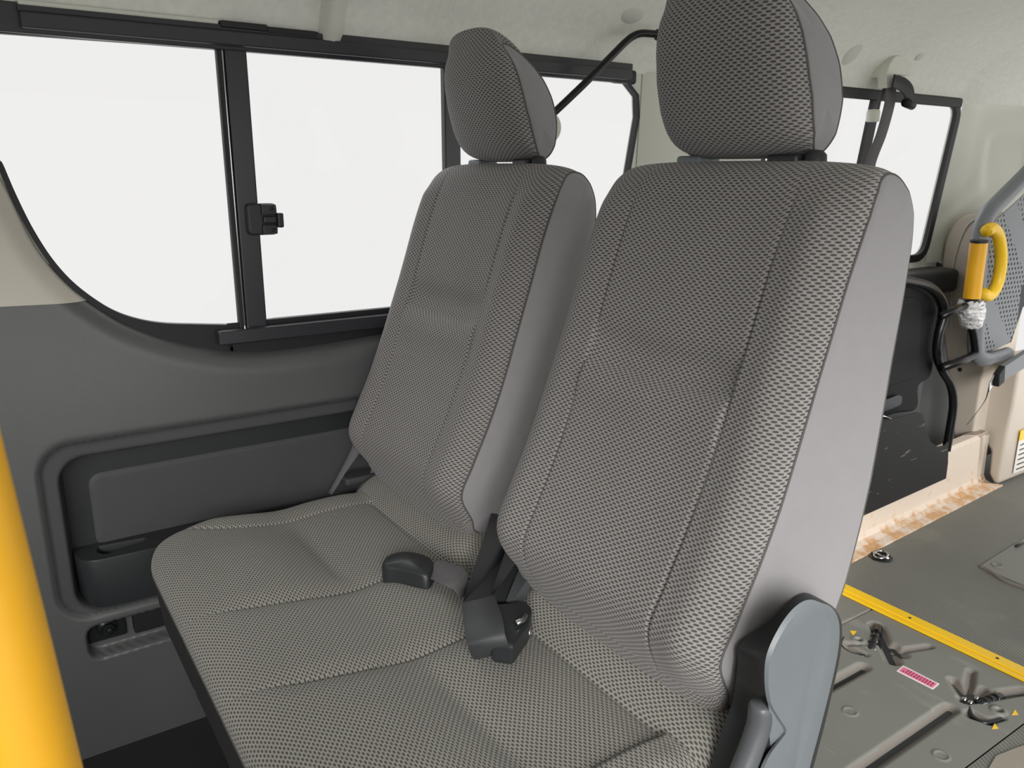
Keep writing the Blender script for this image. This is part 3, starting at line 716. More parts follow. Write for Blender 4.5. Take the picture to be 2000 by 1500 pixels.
for cx, lab in ((-1.312, 'window-side'), (-.742, 'aisle-side')):
    bk = pad('backrest', cx, BP, BS, WzB, .030, 3.0, bench, detail=back_detail, ns=12)
    tag(bk, 'taller-looking near backrest beside the aisle' if cx > -1 else 'backrest beside the window')
    hd = pad('headrest', cx, HP, HS, WzH, .046, 2.6, bench, ns=8, nq=60, side_bulge=.004)
    for sx_ in (-1, 1):
        px_ = cx + sx_ * .078
        MB().tube([(px_, .872, 1.09), (px_, .870, 1.16)], .0055, 12).build('post', CHROME, hd, True)
        g = MB().box((px_ - .024, .842, 1.117), (px_ + .022, .884, 1.137)).build('post_guide', GREYPL if sx_ < 0 else DARKPL, bk, mods=(bev(.005, 3),))
    v, f = lathe([(0, .012), (.008, .011), (.013, .006), (.014, -.004)], (cx + .112, .862, 1.130)); O('release_button', v, f, DARKPL, bk)

# ---- cushion: profile swept along X with valleys, roll and seams
XL, XR = -1.505, -.50
cpro = [(.186, .436), (.184, .446), (.190, .459), (.212, .470), (.245, .477), (.30, .479), (.36, .476), (.43, .469), (.50, .473), (.56, .473), (.598, .470), (.612, .480), (.635, .497), (.668, .506), (.705, .500), (.745, .475), (.77, .44)]
cp = smooth_path([Vector((0, a, b)) for a, b in cpro], 9)
cp = resample(cp, .003)
xs = np.arange(XL, XR + .001, .0033); V = []; UV = []
Lc = 0
for j, p in enumerate(cp):
    if j: Lc += (p - cp[j - 1]).length
    tn = (cp[min(j + 1, len(cp) - 1)] - cp[max(j - 1, 0)]).normalized(); nrm = Vector((0, -tn.z, tn.y))
    for x in xs:
        d = 0; y = p.y
        # ends round off
        eL = max(0, 1 - (x - XL) / .055); eR = max(0, 1 - (XR - x) / .045)
        drop = .050 * (1 - math.sqrt(max(0, 1 - eL ** 2))) + .045 * (1 - math.sqrt(max(0, 1 - eR ** 2)))
        # front corners pull back
        cf = max(0, 1 - (x - XL) / .14); pull = .050 * cf ** 2.2 * max(0, 1 - (y - .19) / .30)
        # longitudinal seams, fading towards the front edge
        fade = float(sstep(.20, .30, np.array(y)))
        for xsn, cur in ((-1.105, -.06), (-.885, -.06)):
            xsm = xsn + cur * max(0, (.42 - y) / .25) ** 2 * 1.0
            if y < .60: d -= .0045 * math.exp(-((x - xsm) / .0028) ** 2) * (.25 + .75 * fade) + .005 * math.exp(-((x - xsm) / .02) ** 2) * fade
        xb = -1.405 - .10 * max(0, (.40 - y) / .2) ** 2
        if y < .605: d -= .0035 * math.exp(-((x - xb) / .0028) ** 2) * fade
        if y < .605 and x < xb: d += .006 * fade * math.exp(-((x - xb + .035) / .03) ** 2)
        xb2 = -.572 + .045 * max(0, (.45 - y) / .22) ** 2
        if y < .605: d -= .0035 * math.exp(-((x - xb2) / .0028) ** 2) * fade
        if y < .605 and x > xb2: d += .007 * fade
        # seam where the rear roll starts
        if -1.40 < x < -1.10 or -.88 < x < -.57: d -= .005 * math.exp(-((y - .601) / .004) ** 2)
        # sitting hollows
        for xc in (-1.25, -.73):
            gx_ = math.exp(-((x - xc) / .12) ** 4)
            d -= .010 * gx_ * math.exp(-((y - .44) / .016) ** 2) * .45 + .006 * gx_ * math.exp(-((y - .46) / .05) ** 2)
            d += .006 * gx_ * math.exp(-((y - .34) / .07) ** 2)
        if y > .60:
            d -= .026 * math.exp(-((x + 1.0) / .085) ** 4)
        V.append((x, p.y + pull + nrm.y * d, p.z + nrm.z * d - drop)); UV.append((x, Lc))
n = len(xs)
Fc = [(j * n + i, j * n + i + 1, (j + 1) * n + i + 1, (j + 1) * n + i) for j in range(len(cp) - 1) for i in range(n - 1)]
cushion = O('seat_cushion', V, Fc, WEAVE_C, bench, True, uvs=UV)
VV = np.array(V).reshape(len(cp), n, 3)
edge = [Vector(VV[0, i]) for i in range(0, n, 3)]
MB().tube(edge, .0022, 6).build('piping', PIPE, cushion, True)
# black fascia under the woven top: front, window end, aisle end
def skirt(top, off_in, drop, name, m):
    V = []; k = 6
    for p, o_in in zip(top, off_in):
        for a in range(k + 1):
            s_ = a / k; V.append(Vector(p) + o_in * (s_ ** 1.4) + Vector((0, 0, -drop * s_)))
    Fc = [(i * (k + 1) + a, (i + 1) * (k + 1) + a, (i + 1) * (k + 1) + a + 1, i * (k + 1) + a + 1) for i in range(len(top) - 1) for a in range(k)]
    return O(name, V, Fc, m, cushion, True)
leftend = [Vector(VV[j, 0]) for j in range(len(cp) - 1, -1, -4)]
rightend = [Vector(VV[j, -1]) for j in range(0, len(cp), 4)]
top = leftend + edge + rightend
off = [Vector((.02, .01, 0))] * len(leftend) + [Vector((0, .008, 0))] * len(edge) + [Vector((-.01, .01, 0))] * len(rightend)
skirt(top, off, .095, 'front_fascia', BLACKFAB)
MB().box((XL + .03, .25, .30), (XR - .02, .80, .40)).build('seat_pan', DARKPL, bench, mods=(bev(.02, 3),))
for x in (-1.40, -.62):
    MB().box((x - .02, .30, 0), (x + .02, .36, .31)).box((x - .02, .68, 0), (x + .02, .74, .31)).box((x - .025, .28, 0), (x + .025, .78, .02)).build('leg', BLACKPAINT, bench, mods=(bev(.004, 2),))
MB().box((-1.56, .34, .235), (-1.38, .40, .275)).build('wall_bracket', DARKPL, bench, mods=(bev(.006, 2),))

# ---- recliner side cover (aisle side)
RX0, RX1 = -.505, -.445
oc = [at(u, v_, X=RX1) for u, v_ in [(1612, 1190), (1590, 1172), (1562, 1178), (1530, 1212), (1500, 1270), (1493, 1318), (1498, 1368), (1515, 1400), (1530, 1425), (1523, 1440), (1497, 1475), (1478, 1520), (1460, 1580), (1530, 1590), (1556, 1500), (1585, 1400), (1612, 1290), (1620, 1225)]]
OC = smooth_path(oc, 5, True)
ic = [at(u, v_, X=RX0) for u, v_ in [(1600, 1186), (1583, 1160), (1553, 1168), (1500, 1215), (1446, 1258), (1440, 1300), (1432, 1365), (1410, 1425), (1390, 1490), (1370, 1550), (1360, 1600), (1420, 1620), (1470, 1600), (1530, 1520), (1570, 1400), (1594, 1290), (1600, 1250), (1602, 1215)]]
IC = smooth_path(ic, 5, True)
def loft(A, B, lens=9, bul=.010):
    V = []; n = len(A)
    for k in range(lens):
        s_ = k / (lens - 1)
        e = math.sin(s_ * PI / 2)
        for a, b_ in zip(A, B): 
            p = a.lerp(b_, 1 - math.cos(s_ * PI / 2)); x = a.x + (b_.x - a.x) * e; V.append((x, p.y, p.z))
    Fc = [(k * n + i, k * n + (i + 1) % n, (k + 1) * n + (i + 1) % n, (k + 1) * n + i) for k in range(lens - 1) for i in range(n)]
    return V, Fc
rc = empty_ = None
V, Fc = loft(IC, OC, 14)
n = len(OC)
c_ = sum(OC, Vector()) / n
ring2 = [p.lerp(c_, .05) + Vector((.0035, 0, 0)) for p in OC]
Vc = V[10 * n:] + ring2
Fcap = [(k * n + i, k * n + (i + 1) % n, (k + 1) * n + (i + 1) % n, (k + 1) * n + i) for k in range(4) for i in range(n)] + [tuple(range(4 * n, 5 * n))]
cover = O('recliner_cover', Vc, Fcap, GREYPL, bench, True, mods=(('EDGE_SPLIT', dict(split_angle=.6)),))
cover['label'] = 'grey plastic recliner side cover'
sh_ = O('cover_front', V[:11 * n], [f for f in Fc if max(f) < 11 * n], DARKPL, cover, True)  # front rings of the same loft, given a darker material than the cap
sh_['label'] = 'darker front side of the recliner cover'
# front slot: dark pocket and lever
lv = smooth_path([at(u, v_, X=-.458) for u, v_ in [(1487, 1372), (1482, 1415), (1466, 1465), (1440, 1530), (1425, 1570)]], 6)
MB().tube(lv, [.010, .012] + [.013] * (len(lv) - 2), 16).build('lever', LEVER, cover, True)
lv = smooth_path([at(u, v_, X=-.468) for u, v_ in [(1507, 1385), (1502, 1430), (1485, 1480), (1465, 1540)]], 6)
MB().tube(lv, [.009] * len(lv), 14).build('lever_guard', DARKPL, cover, True)

# ============================================================ SEAT BELT PARTS
# stalk cover between the backrests
sp_ = empty('belt_stalk_cover', (-1.02, .69, .45), 'black plastic belt tongue panel standing between the two backrests', 'seat trim')
def sheet(pts, d, name, m):
    MB().prism(pts, d).build(name, m, sp_, mods=(bev(.003, 2),))
sheet([at(900, 1178, Z=.492), at(955, 1178, Z=.494), at(1000, 1068, Y=.700), at(1008, 940, Y=.775), at(990, 900, Y=.80), at(985, 935, Y=.785), at(975, 1000, Y=.745), at(945, 1060, Y=.715)], (0, .014, -.010), 'panel', LATCHM)
sheet([at(950, 1176, Z=.500), at(990, 1174, Z=.500), at(1022, 1085, Y=.700), at(1012, 1030, Y=.735), at(1004, 1000, Y=.75), at(998, 1075, Y=.698)], (0, .014, -.010), 'side_panel', LATCHM)
sheet([at(985, 1176, Z=.503), at(1010, 1170, Z=.503), at(1042, 1112, Z=.515), at(1022, 1086, Y=.695)], (0, .012, -.010), 'fin', LEVER)
# buckle 1 lying on the window-side cushion
b1 = empty('belt_buckle', (-1.16, .53, .475), 'black belt buckle lying flat on the window-side cushion', 'seat belt buckle', 'belt buckles on the bench seat')
pts = smooth_path([at(u, v_, Z=.498) for u, v_ in [(748, 1092), (765, 1082), (795, 1078), (832, 1086), (850, 1098), (845, 1112), (834, 1124), (800, 1117), (770, 1110), (748, 1106)]], 3, True)
low_ = [Vector((p.x, p.y, .468)) for p in pts]
mb = MB(); nP = len(pts)
V = low_ + [p + Vector((0, 0, -.004)) for p in pts] + [p.lerp(sum(pts, Vector()) / nP, .12) + Vector((0, 0, .003)) for p in pts] + [sum(pts, Vector()) / nP + Vector((0, 0, .006))]
Fc = [(k * nP + i, k * nP + (i + 1) % nP, (k + 1) * nP + (i + 1) % nP, (k + 1) * nP + i) for k in range(2) for i in range(nP)] + [(2 * nP + i, 2 * nP + (i + 1) % nP, 3 * nP) for i in range(nP)]
O('housing', V, Fc, DARKPL, b1, True)
MB().tube([at(u, v_, Z=.487) for u, v_ in [(838, 1100), (840, 1112), (834, 1128)]], .0035, 8).build('tongue_slot', CHROME, b1, True)
A1 = [at(846, 1092, Z=.500), at(870, 1096, Z=.504), at(895, 1104, Z=.507), at(907, 1120, Z=.502), at(906, 1150, Z=.485)]
B1 = [at(838, 1128, Z=.486), at(858, 1138, Z=.492), at(878, 1154, Z=.494), at(890, 1170, Z=.482), at(898, 1184, Z=.468)]
ribbon([(a + b_) / 2 for a, b_ in zip(A1, B1)], [b_ - a for a, b_ in zip(A1, B1)], .003, 'strap', WEB, b1)
# buckle 2: folded belt loop on the centre section
b2 = empty('belt_buckle', (-.95, .55, .48), 'black belt buckle with its webbing folded over it at the centre of the cushion', 'seat belt buckle', 'belt buckles on the bench seat')
pts = [at(u, v_, Z=.515) for u, v_ in [(955, 1176), (1028, 1168), (1040, 1182), (1034, 1212), (1018, 1234), (1003, 1256), (960, 1250)]]
MB().prism(fillet([Vector((p.x, p.y, .480)) for p in pts], .006, 4), (0, 0, .032)).build('housing', LATCHM, b2, mods=(bev(.006, 3),))
MB().tube([at(u, v_, Z=.518) for u, v_ in [(1026, 1202), (1020, 1212), (1008, 1218)]], .004, 8).build('tongue', CHROME, b2, True)
v, f = lathe([(0, .008), (.005, .007), (.006, 0)], at(1032, 1236, Z=.492)); O('rivet', v, f, CHROME, b2)
A0 = [at(902, 1178, Z=.512), at(905, 1215, Z=.520), at(912, 1252, Z=.512), at(922, 1282, Z=.485), at(930, 1283, Z=.478)]
B0 = [at(966, 1166, Z=.522), at(982, 1212, Z=.528), at(990, 1250, Z=.520), at(1000, 1268, Z=.490), at(1003, 1270, Z=.480)]
ribbon([(a + b_) / 2 for a, b_ in zip(A0, B0)], [b_ - a for a, b_ in zip(A0, B0)], .004, 'strap', WEBD, b2, 10)
# belt hanging against the wall beside the window backrest
b3 = empty('seat_belt', (-1.53, .66, .50), 'grey seat belt hanging between the window backrest and the wall', 'seat belt')
ribbon([at(706, 838, X=-1.545), at(700, 870, X=-1.545), at(668, 925, X=-1.548), at(645, 965, X=-1.548)], [Vector((.012, .030, .01)), Vector((.014, .028, .01)), Vector((.010, .016, .008)), Vector((.008, .012, .006))], .003, 'webbing', WEB, b3)
MB().box((-1.57, .60, .462), (-1.525, .68, .478)).build('anchor_cover', TRIMD, b3, mods=(bev(.005, 3),))
# shoulder belt behind the window backrest lower side
b4 = empty('seat_belt', (-1.54, .74, .50), 'thin grey belt strap running down beside the window backrest lower corner', 'seat belt')
ribbon([at(738, 905, X=-1.535), at(728, 925, X=-1.535), at(712, 945, X=-1.535), at(700, 962, X=-1.535)], [Vector((.0, .03, .015))] * 4, .003, 'webbing', WEB, b4)

# ============================================================ WALL FITTINGS
# sliding window latch
lc = at(512, 428, X=-1.58)
la = empty('window_latch', (-1.58, lc.y, lc.z), 'black sliding window latch on the front sash stile', 'latch')
y0 = at(482, 430, X=-1.582).y; y1 = at(540, 430, X=-1.582).y; zt = at(510, 397, X=-1.582).z; zb = at(510, 459, X=-1.582).z
MB().prism(fillet([Vector((-1.598, y0, zb)), Vector((-1.598, y1, zb)), Vector((-1.598, y1, zt)), Vector((-1.598, y0, zt))], .01, 4), (.024, 0, 0)).build('body', LATCHM, la, mods=(bev(.004, 3),))
ym = y0 + (y1 - y0) * .45
MB().box((-1.574, ym, zt - .022), (-1.568, y1 - .003, zt - .002)).build('upper_cover', LATCHM, la, mods=(bev(.002, 2),))
MB().box((-1.574, ym, zb + .002), (-1.568, y1 - .003, zb + .020)).build('lower_cover', LATCHM, la, mods=(bev(.002, 2),))
MB().box((-1.575, ym + .002, zb + .022), (-1.566, y1 - .003, zt - .024)).box((-1.575, y1 - .004, zb + .014), (-1.560, y1 + .008, zt - .018)).build('finger_tab', LATCHM, la, mods=(bev(.003, 2),))
for z_ in (zt - .010, zb + .010):
    v, f = lathe([(0, .0015), (.003, .001), (.0035, 0)], (-1.5675, y1 - .012, z_), 'X', 12); O('screw', v, f, STEEL, la)
# cup holder in the trim pocket
ch = empty('cup_holder', (-1.60, .2, .33), 'dark plastic cup holder tray at the front foot of the wall pocket', 'cup holder')
zt_ = .418; yy0, yy1 = .062, .345
mb = MB()
outl = fillet([Vector((-1.545, yy0 + .03, 0)), Vector((-1.537, yy1, 0)), Vector((-1.64, yy1, 0)), Vector((-1.64, yy0 + .015, 0))], [.035, .02, 0.004, .004], 6)
n_ = len(outl); V = []
for z_, s_ in ((.318, .92), (.335, .97), (zt_ - .004, 1.0), (zt_, .985)):
    c0 = sum(outl, Vector()) / n_
    for p in outl: q_ = c0 + (p - c0) * s_; V.append((q_.x, q_.y, z_))
# hole
hc = Vector((-1.590, .165, zt_)); seg = n_
for z_, r in ((zt_, .036), (zt_ - .004, .034), (zt_ - .07, .031)):
    for i in range(n_):
        d = (outl[i] - Vector((hc.x, hc.y, 0))).normalized(); V.append((hc.x + d.x * r * .95, hc.y + d.y * r * 1.25, z_))
Fc = [tuple(range(n_))[::-1]] + [(k * n_ + i, k * n_ + (i + 1) % n_, (k + 1) * n_ + (i + 1) % n_, (k + 1) * n_ + i) for k in range(6) for i in range(n_)] + [tuple(range(6 * n_, 7 * n_))]
O('tray', V, Fc, DARKPL, ch, True, mods=(('EDGE_SPLIT', dict(split_angle=math.radians(50))),))
# seat anchor bolt on the wall
ab = at(205, 1228, X=-1.585)
an = empty('wall_anchor', (-1.60, ab.y, ab.z), 'dark steel anchor plate with bolt low on the wall under the cup holder', 'anchor')
MB().box((-1.602, ab.y - .030, ab.z - .027), (-1.590, ab.y + .038, ab.z + .027)).build('plate', STEEL, an, mods=(bev(.003, 2),))
v, f = lathe([(.0, .004), (.017, .004), (.019, 0)], (-1.590, ab.y + .004, ab.z), 'X', 24); O('washer', v, f, STEEL, an)
v, f = lathe([(0, .018), (.006, .017), (.007, .010), (.011, .010), (.011, 0)], (-1.587, ab.y + .006, ab.z), 'X', 6); O('bolt', v, f, STEEL, an, False)
MB().box((-1.60, ab.y + .05, ab.z - .024), (-1.575, ab.y + .17, ab.z + .030)).build('socket', BLACK, an, mods=(bev(.003, 2),))

# assist tube from roof to pillar
at_ = empty('assist_tube', (-1.5, 1.35, 1.38), 'black curved steel tube running from the headliner down past the window headrest', 'grab rail')
pth = [at(1310, 68, X=-1.47), at(1285, 67, X=-1.475), at(1255, 65, X=-1.48), at(1238, 70, X=-1.485), at(1222, 82, X=-1.49), at(1200, 104, X=-1.495), at(1140, 165, X=-1.51), at(1080, 222, X=-1.53), at(1060, 242, X=-1.54)]
MB().tube(smooth_path(pth, 6), .0085, 14).build('tube', BLACKPAINT, at_, True)
MB().tube([at(1283, 68, X=-1.475), at(1322, 70, X=-1.47)], .0125, 12).build('sleeve', BLACK, at_, True)
k_ = at(1070, 240, X=-1.53)
kb = O('lower_mount', *lathe([(0, .03), (.022, .026), (.034, .012), (.036, -.03)], (k_.x, k_.y - .005, k_.z - .01), 'X', 20), PALE, at_)
kb['label'] = 'pale round end mount'
# plugs in the headliner
def surf_at(u, v_):
    best = None
    for i in range(len(pp) - 1):
        a, b_ = pp[i], pp[i + 1]; d = R2 * (u - CX) + U2 * (CY - v_) + _f * F
        nx, nz = -(b_.z - a.z), (b_.x - a.x); den = d.x * nx + d.z * nz
        if abs(den) < 1e-9: continue
        t = ((a.x - CAM.x) * nx + (a.z - CAM.z) * nz) / den; p = CAM + d * t
        if min(a.z, b_.z) - 1e-4 <= p.z <= max(a.z, b_.z) + 1e-4 and p.x < -1.1:
            nn = Vector((-nx, 0, -nz)); nn = nn if nn.x > 0 else -nn; best = (p, nn.normalized())
    return best
for (u, v_, ry, rz, lab) in [(1236, 30, .032, .024, 'round felt plug in the headliner left of the aisle headrest'), (1664, 106, .030, .040, 'long oval felt plug in the headliner right of the aisle headrest'), (1796, 110, .018, .016, 'small oval felt plug in the headliner behind the belt bracket')]:
    s_ = surf_at(u, v_)
    if not s_: continue
    p, nn = s_; tz = Vector((0, 1, 0)).cross(nn); V = [p + nn * .003]; N_ = 28
    for rr_, hh in ((.9, .003), (1.0, .0)): V += [p + nn * hh + Vector((0, 1, 0)) * ry * rr_ * math.cos(a) + tz * rz * rr_ * math.sin(a) for a in np.linspace(0, 2 * PI, N_, endpoint=False)]
    Fc = [(0, 1 + i, 1 + (i + 1) % N_) for i in range(N_)] + [(1 + i, 1 + N_ + i, 1 + N_ + (i + 1) % N_, 1 + (i + 1) % N_) for i in range(N_)]
    tag(O('headliner_plug', V, Fc, mat('plug_felt', (212, 212, 204), .95), None, True), lab, 'plug', 'plugs in the headliner')

# belt bracket at the rear roof with hanging belt
PX = -1.52
bb_ = empty('shoulder_belt', at(1750, 140, X=PX), 'grey shoulder belt with pale roof bracket hanging across the rear window', 'seat belt')
o1 = fillet([at(u, v_, X=PX) for u, v_ in [(1730, 150), (1738, 125), (1750, 108), (1768, 110), (1784, 122), (1780, 148), (1752, 146)]], .012, 4)
MB().prism(o1, (-.07, 0, .0)).build('bracket_cover', PALE, bb_, mods=(bev(.010, 4),))
o2 = fillet([at(u, v_, X=PX) for u, v_ in [(1731, 144), (1770, 150), (1770, 160), (1748, 170), (1732, 172)]], .006, 4)
MB().prism(o2, (-.03, 0, 0)).build('belt_guide', PALE, bb_, mods=(bev(.004, 3),))
ribbon([at(u, v_, X=-1.53) for u, v_ in [(1740, 165), (1738, 200), (1722, 260), (1700, 320), (1690, 380)]], [Vector((0, .055, .0))] * 5, .003, 'webbing', WEB, bb_)
ribbon([at(u, v_, X=-1.545) for u, v_ in [(1730, 168), (1716, 200), (1705, 222)]], [Vector((0, .020, 0))] * 3, .003, 'inner_webbing', WEB, bb_)
ribbon([at(u, v_, X=-1.50) for u, v_ in [(1744, 158), (1762, 165), (1774, 178), (1778, 196)]], [Vector((0.0, .035, .035))] * 4, .006, 'hook_strap', BLACK, bb_)
MB().tube([at(1768, 200, X=-1.50), at(1782, 206, X=-1.50)], .014, 12).build('hook_knob', BLACK, bb_, True)
v, f = lathe([(.0, .018), (.017, .018), (.020, .01), (.020, -.014), (.017, -.018), (0, -.018)], at(1705, 226, X=-1.55)); O('stopper', v, f, PALE, bb_)
# black divider bar of the rear quarter window
a = at(1708, 222, X=-1.595); b_ = at(1688, 316, X=-1.595)
d_ = (a - b_) / (a - b_).z
p0 = a + d_ * (1.345 - a.z); p1 = a + d_ * (.82 - a.z)
MB().prism([p0 + Vector((0, -.022, 0)), p0 + Vector((0, .022, 0)), p1 + Vector((0, .022, 0)), p1 + Vector((0, -.022, 0))], (-.012, 0, 0)).build('divider_bar', BLACK, win2)
MB().box((-1.603, 1.93, 1.337), (-1.588, 2.97, 1.372)).build('top_seal', BLACK, win2, mods=(bev(.008, 3),))

# ============================================================ REAR LEFT: folded seat, lift arm, covers, channel
# rusty channel
cA = at(1665, 1100, Z=0); cB = at(1958, 950, Z=0); dirc = (cB - cA).normalized(); cA = cA - dirc * .62
nrmc = Vector((-dirc.y, dirc.x, 0)); 
if nrmc.x > 0: nrmc = -nrmc
sec = [(0, 0), (0, .007), (.030, .010), (.050, .018), (.058, .035), (.062, .188), (.070, .200), (.100, .203), (.100, .195), (.085, .19), (.085, 0)]
sec = [(a * 1.0, b_) for a, b_ in sec]
V = []; nseg = 60; L_ = (cB - cA).length
for i in range(nseg + 1):
    base = cA + dirc * (L_ * i / nseg)
    for a, b_ in sec:
        back = -dirc * (0 if i < nseg else a * 1.6 + 0)
        V.append(base + nrmc * a + Vector((0, 0, b_)) + back)
n = len(sec)
Fc = [(i * n + k, i * n + (k + 1) % n, (i + 1) * n + (k + 1) % n, (i + 1) * n + k) for i in range(nseg) for k in range(n)] + [tuple(range(n)), tuple(range(nseg * n, nseg * n + n))[::-1]]
tag(O('floor_channel', V, Fc, RUSTY, None, False, mods=(bev(.0015, 2),)), 'cream painted steel channel with rust stains along the floor', 'channel')

# folded side seat: black tube frame with pad
fs = empty('folded_seat', (-1.33, 2.35, .13), 'black folded jump seat with tube frame standing behind the rusty channel', 'seat')
XF = -1.31
fr = [at(u, v_, X=XF) for u, v_ in [(1560, 530), (1700, 540), (1770, 548), (1815, 560), (1838, 585), (1843, 615), (1834, 650), (1830, 690), (1840, 722), (1857, 752), (1862, 790), (1855, 840), (1848, 880)]]
MB().tube(smooth_path(fr, 7), .014, 14).build('frame_tube', BLACKPAINT, fs, True)
pd = [at(u, v_, X=XF - .02) for u, v_ in [(1560, 545), (1700, 550), (1770, 556), (1812, 572), (1832, 600), (1828, 640), (1826, 690), (1818, 735), (1795, 755), (1790, 800), (1730, 815), (1560, 900)]]
MB().prism(smooth_path(pd, 5, True), (-.05, 0, 0)).build('seat_pad', PADM, fs, mods=(bev(.012, 4),))
pd = [at(u, v_, X=XF - .018) for u, v_ in [(1600, 585), (1780, 580), (1798, 592), (1796, 640), (1790, 735), (1600, 800)]]
MB().prism(fillet(pd, .03, 5), (.006, 0, 0)).build('pad_inset', PADM, fs, mods=(bev(.003, 3),))
pd = [at(u, v_, X=XF - .015) for u, v_ in [(1700, 790), (1752, 770), (1760, 775), (1757, 790), (1735, 800), (1700, 812)]]
MB().prism(fillet(pd, .008, 4), (.006, 0, 0)).build('latch_plate', STEEL, fs, mods=(bev(.002, 2),))
MB().box((-1.46, 2.35, .2), (-1.40, 2.62, .60)).build('rear_support', DARKPL, fs, mods=(bev(.01, 2),))
MB().tube([at(1700, 806, X=XF), at(1762, 826, X=XF - .02)], .006, 8).build('spring_rod', CHROME, fs, True)
# black sheet with cut-out in front of it
XG = -1.288
pg = [at(u, v_, X=XG) for u, v_ in [(1560, 870), (1720, 825), (1792, 805), (1803, 808), (1808, 825), (1811, 848), (1819, 864), (1832, 873), (1845, 870), (1853, 862), (1852, 905), (1848, 935), (1560, 1065)]]
bs = empty('black_side_plate', (XG, 2.3, .2), 'scratched black metal plate with a rounded cut-out behind the channel', 'plate')
MB().prism(pg, (-.004, 0, 0)).build('plate', STAY, bs, mods=(bev(.001, 1),))
# grab loop with yellow handle and film
gh = empty('grab_loop', (-1.25, 2.5, .6), 'black tube loop with yellow grip sleeve and crumpled clear film', 'grab rail')
XH = -1.25
lp = [at(u, v_, X=XH) for u, v_ in [(1838, 618), (1868, 603), (1890, 596)]]
MB().tube(lp, .011, 12).build('upper_tube', BLACKPAINT, gh, True)
lp = fillet([at(u, v_, X=XH) for u, v_ in [(1898, 590), (1896, 632), (1902, 655), (1906, 690), (1890, 700), (1840, 718)]], .018, 5, False)
MB().tube(lp, .013, 12).build('lower_tube', BLACKPAINT, gh, True)
tp = at(1912, 474, X=XH); bt = at(1898, 582, X=XH)
MB().tube([bt, tp], .0245, 24).build('grip', YELW, gh, True, mods=(('EDGE_SPLIT', dict(split_angle=.8)),))
dd_ = (tp - bt).normalized()
MB().tube([tp, tp + dd_ * .008], .0255, 24).build('end_cap', BLACK, gh, True, mods=(('EDGE_SPLIT', dict(split_angle=.8)),))
MB().tube([bt - dd_ * .02, bt + dd_ * .001], .021, 20).build('collar', BLACKPAINT, gh, True)
V = []; rings = 26; seg = 30
f0 = bt - dd_ * .008; f1 = at(1896, 640, X=XH)
for i in range(rings):
    s_ = i / (rings - 1); c0 = f0.lerp(f1, s_)
    for k in range(seg):
        a = 2 * PI * k / seg
        r = .036 * (1 - .12 * s_) * (.9 + .32 * random.random() * math.sin(s_ * PI * .9 + .3)) 
        if i == rings - 1: r *= .8
        V.append(c0 + Vector((math.cos(a) * r, math.sin(a) * r, random.uniform(-.004, .004))))
Fc = [(i * seg + k, i * seg + (k + 1) % seg, (i + 1) * seg + (k + 1) % seg, (i + 1) * seg + k) for i in range(rings - 1) for k in range(seg)]
O('plastic_film', V, Fc, FILM, gh, True)

# tall beige housing against the rear pillar
hs = empty('lift_housing', (-1.45, 3.15, 0), 'tall beige moulded housing with a foot cover standing against the rear pillar', 'housing')
YH = 2.96
ho = [at(u, v_, Y=YH) for u, v_ in [(1868, 910), (1860, 840), (1852, 740), (1840, 640), (1836, 560), (1842, 490), (1852, 455), (1872, 428), (1895, 417), (1925, 418), (1960, 425), (2050, 440), (2060, 700), (2060, 930)]]
ho = [Vector((min(p.x, -1.375), p.y, p.z)) for p in ho]
MB().prism(smooth_path(ho[:11], 4) + ho[11:], (0, .22, 0)).build('body', BEIGE, hs, mods=(bev(.03, 5),))
sm = smooth_path([at(u, v_, Y=YH - .004) for u, v_ in [(1912, 424), (1890, 440), (1873, 475), (1862, 520), (1858, 580), (1858, 640)]], 5)
MB().tube(sm, .0025, 6).build('seam', PALE, hs, True)
for u, v_ in ((1875, 722), (1868, 600)):
    p = at(u, v_, Y=YH - .001); v, f = lathe([(0, -.003), (.006, -.003), (.008, 0)], (p.x, p.y, p.z), 'Y', 14); O('screw', v, f, STEEL, hs)
# lower cover box with sticker
lcov = hs
fx = at(1952, 944, Z=0.0)
def Lp(u, v_, Y=3.035): return at(u, v_, Y=Y)
base_ = [Lp(1892, 905), Lp(1897, 835), Lp(1906, 805), Lp(1928, 760), Lp(1935, 700), Lp(1965, 690), Lp(1995, 700), Lp(1980, 790), Lp(1968, 842), Lp(1952, 944), Lp(1940, 946), Lp(1930, 925), Lp(1934, 880), Lp(1925, 866), Lp(1912, 866)]
MB().prism(base_, (0, .42, 0)).build('foot_cover', BEIGE, lcov, mods=(bev(.012, 4),))
# curved beige hose-like cover left of it
cvp = smooth_path([at(u, v_, Y=3.07) for u, v_ in [(1880, 915), (1885, 870), (1896, 835), (1912, 805), (1922, 780)]], 5)
MB().tube(cvp, .034, 14).build('curved_duct', BEIGE, lcov, True)
# warning label on its aisle face
XS = base_[8].x + .004
def Ls(u, v_): return at(u, v_, X=-1.288)
q4 = [Ls(1990, 862), Ls(2040, 840), Ls(2030, 905), Ls(1979, 925)]
ls = [Vector((p.x + .0, p.y, p.z)) for p in q4]
lab = empty('caution_label', sum(ls, Vector()) / 4, 'white and yellow printed caution label on the beige foot cover', 'label')
MB().prism(ls, (-.0015, 0, 0)).build('paper', WHITEP, lab)
def b4_(a, b__): return ls[3].lerp(ls[2], a).lerp(ls[0].lerp(ls[1], a), b__) + Vector((.0004, 0, 0))
MB().prism([b4_(0, 1), b4_(1, 1), b4_(1, 1.32), b4_(0, 1.32)], (-.0015, 0, 0)).build('yellow_band', YEL, lab)
mb = MB()
for i in range(6): mb.prism([b4_(.08, .08 + i * .15), b4_(.9, .08 + i * .15), b4_(.9, .12 + i * .15), b4_(.08, .12 + i * .15)], (-.0008, 0, 0))
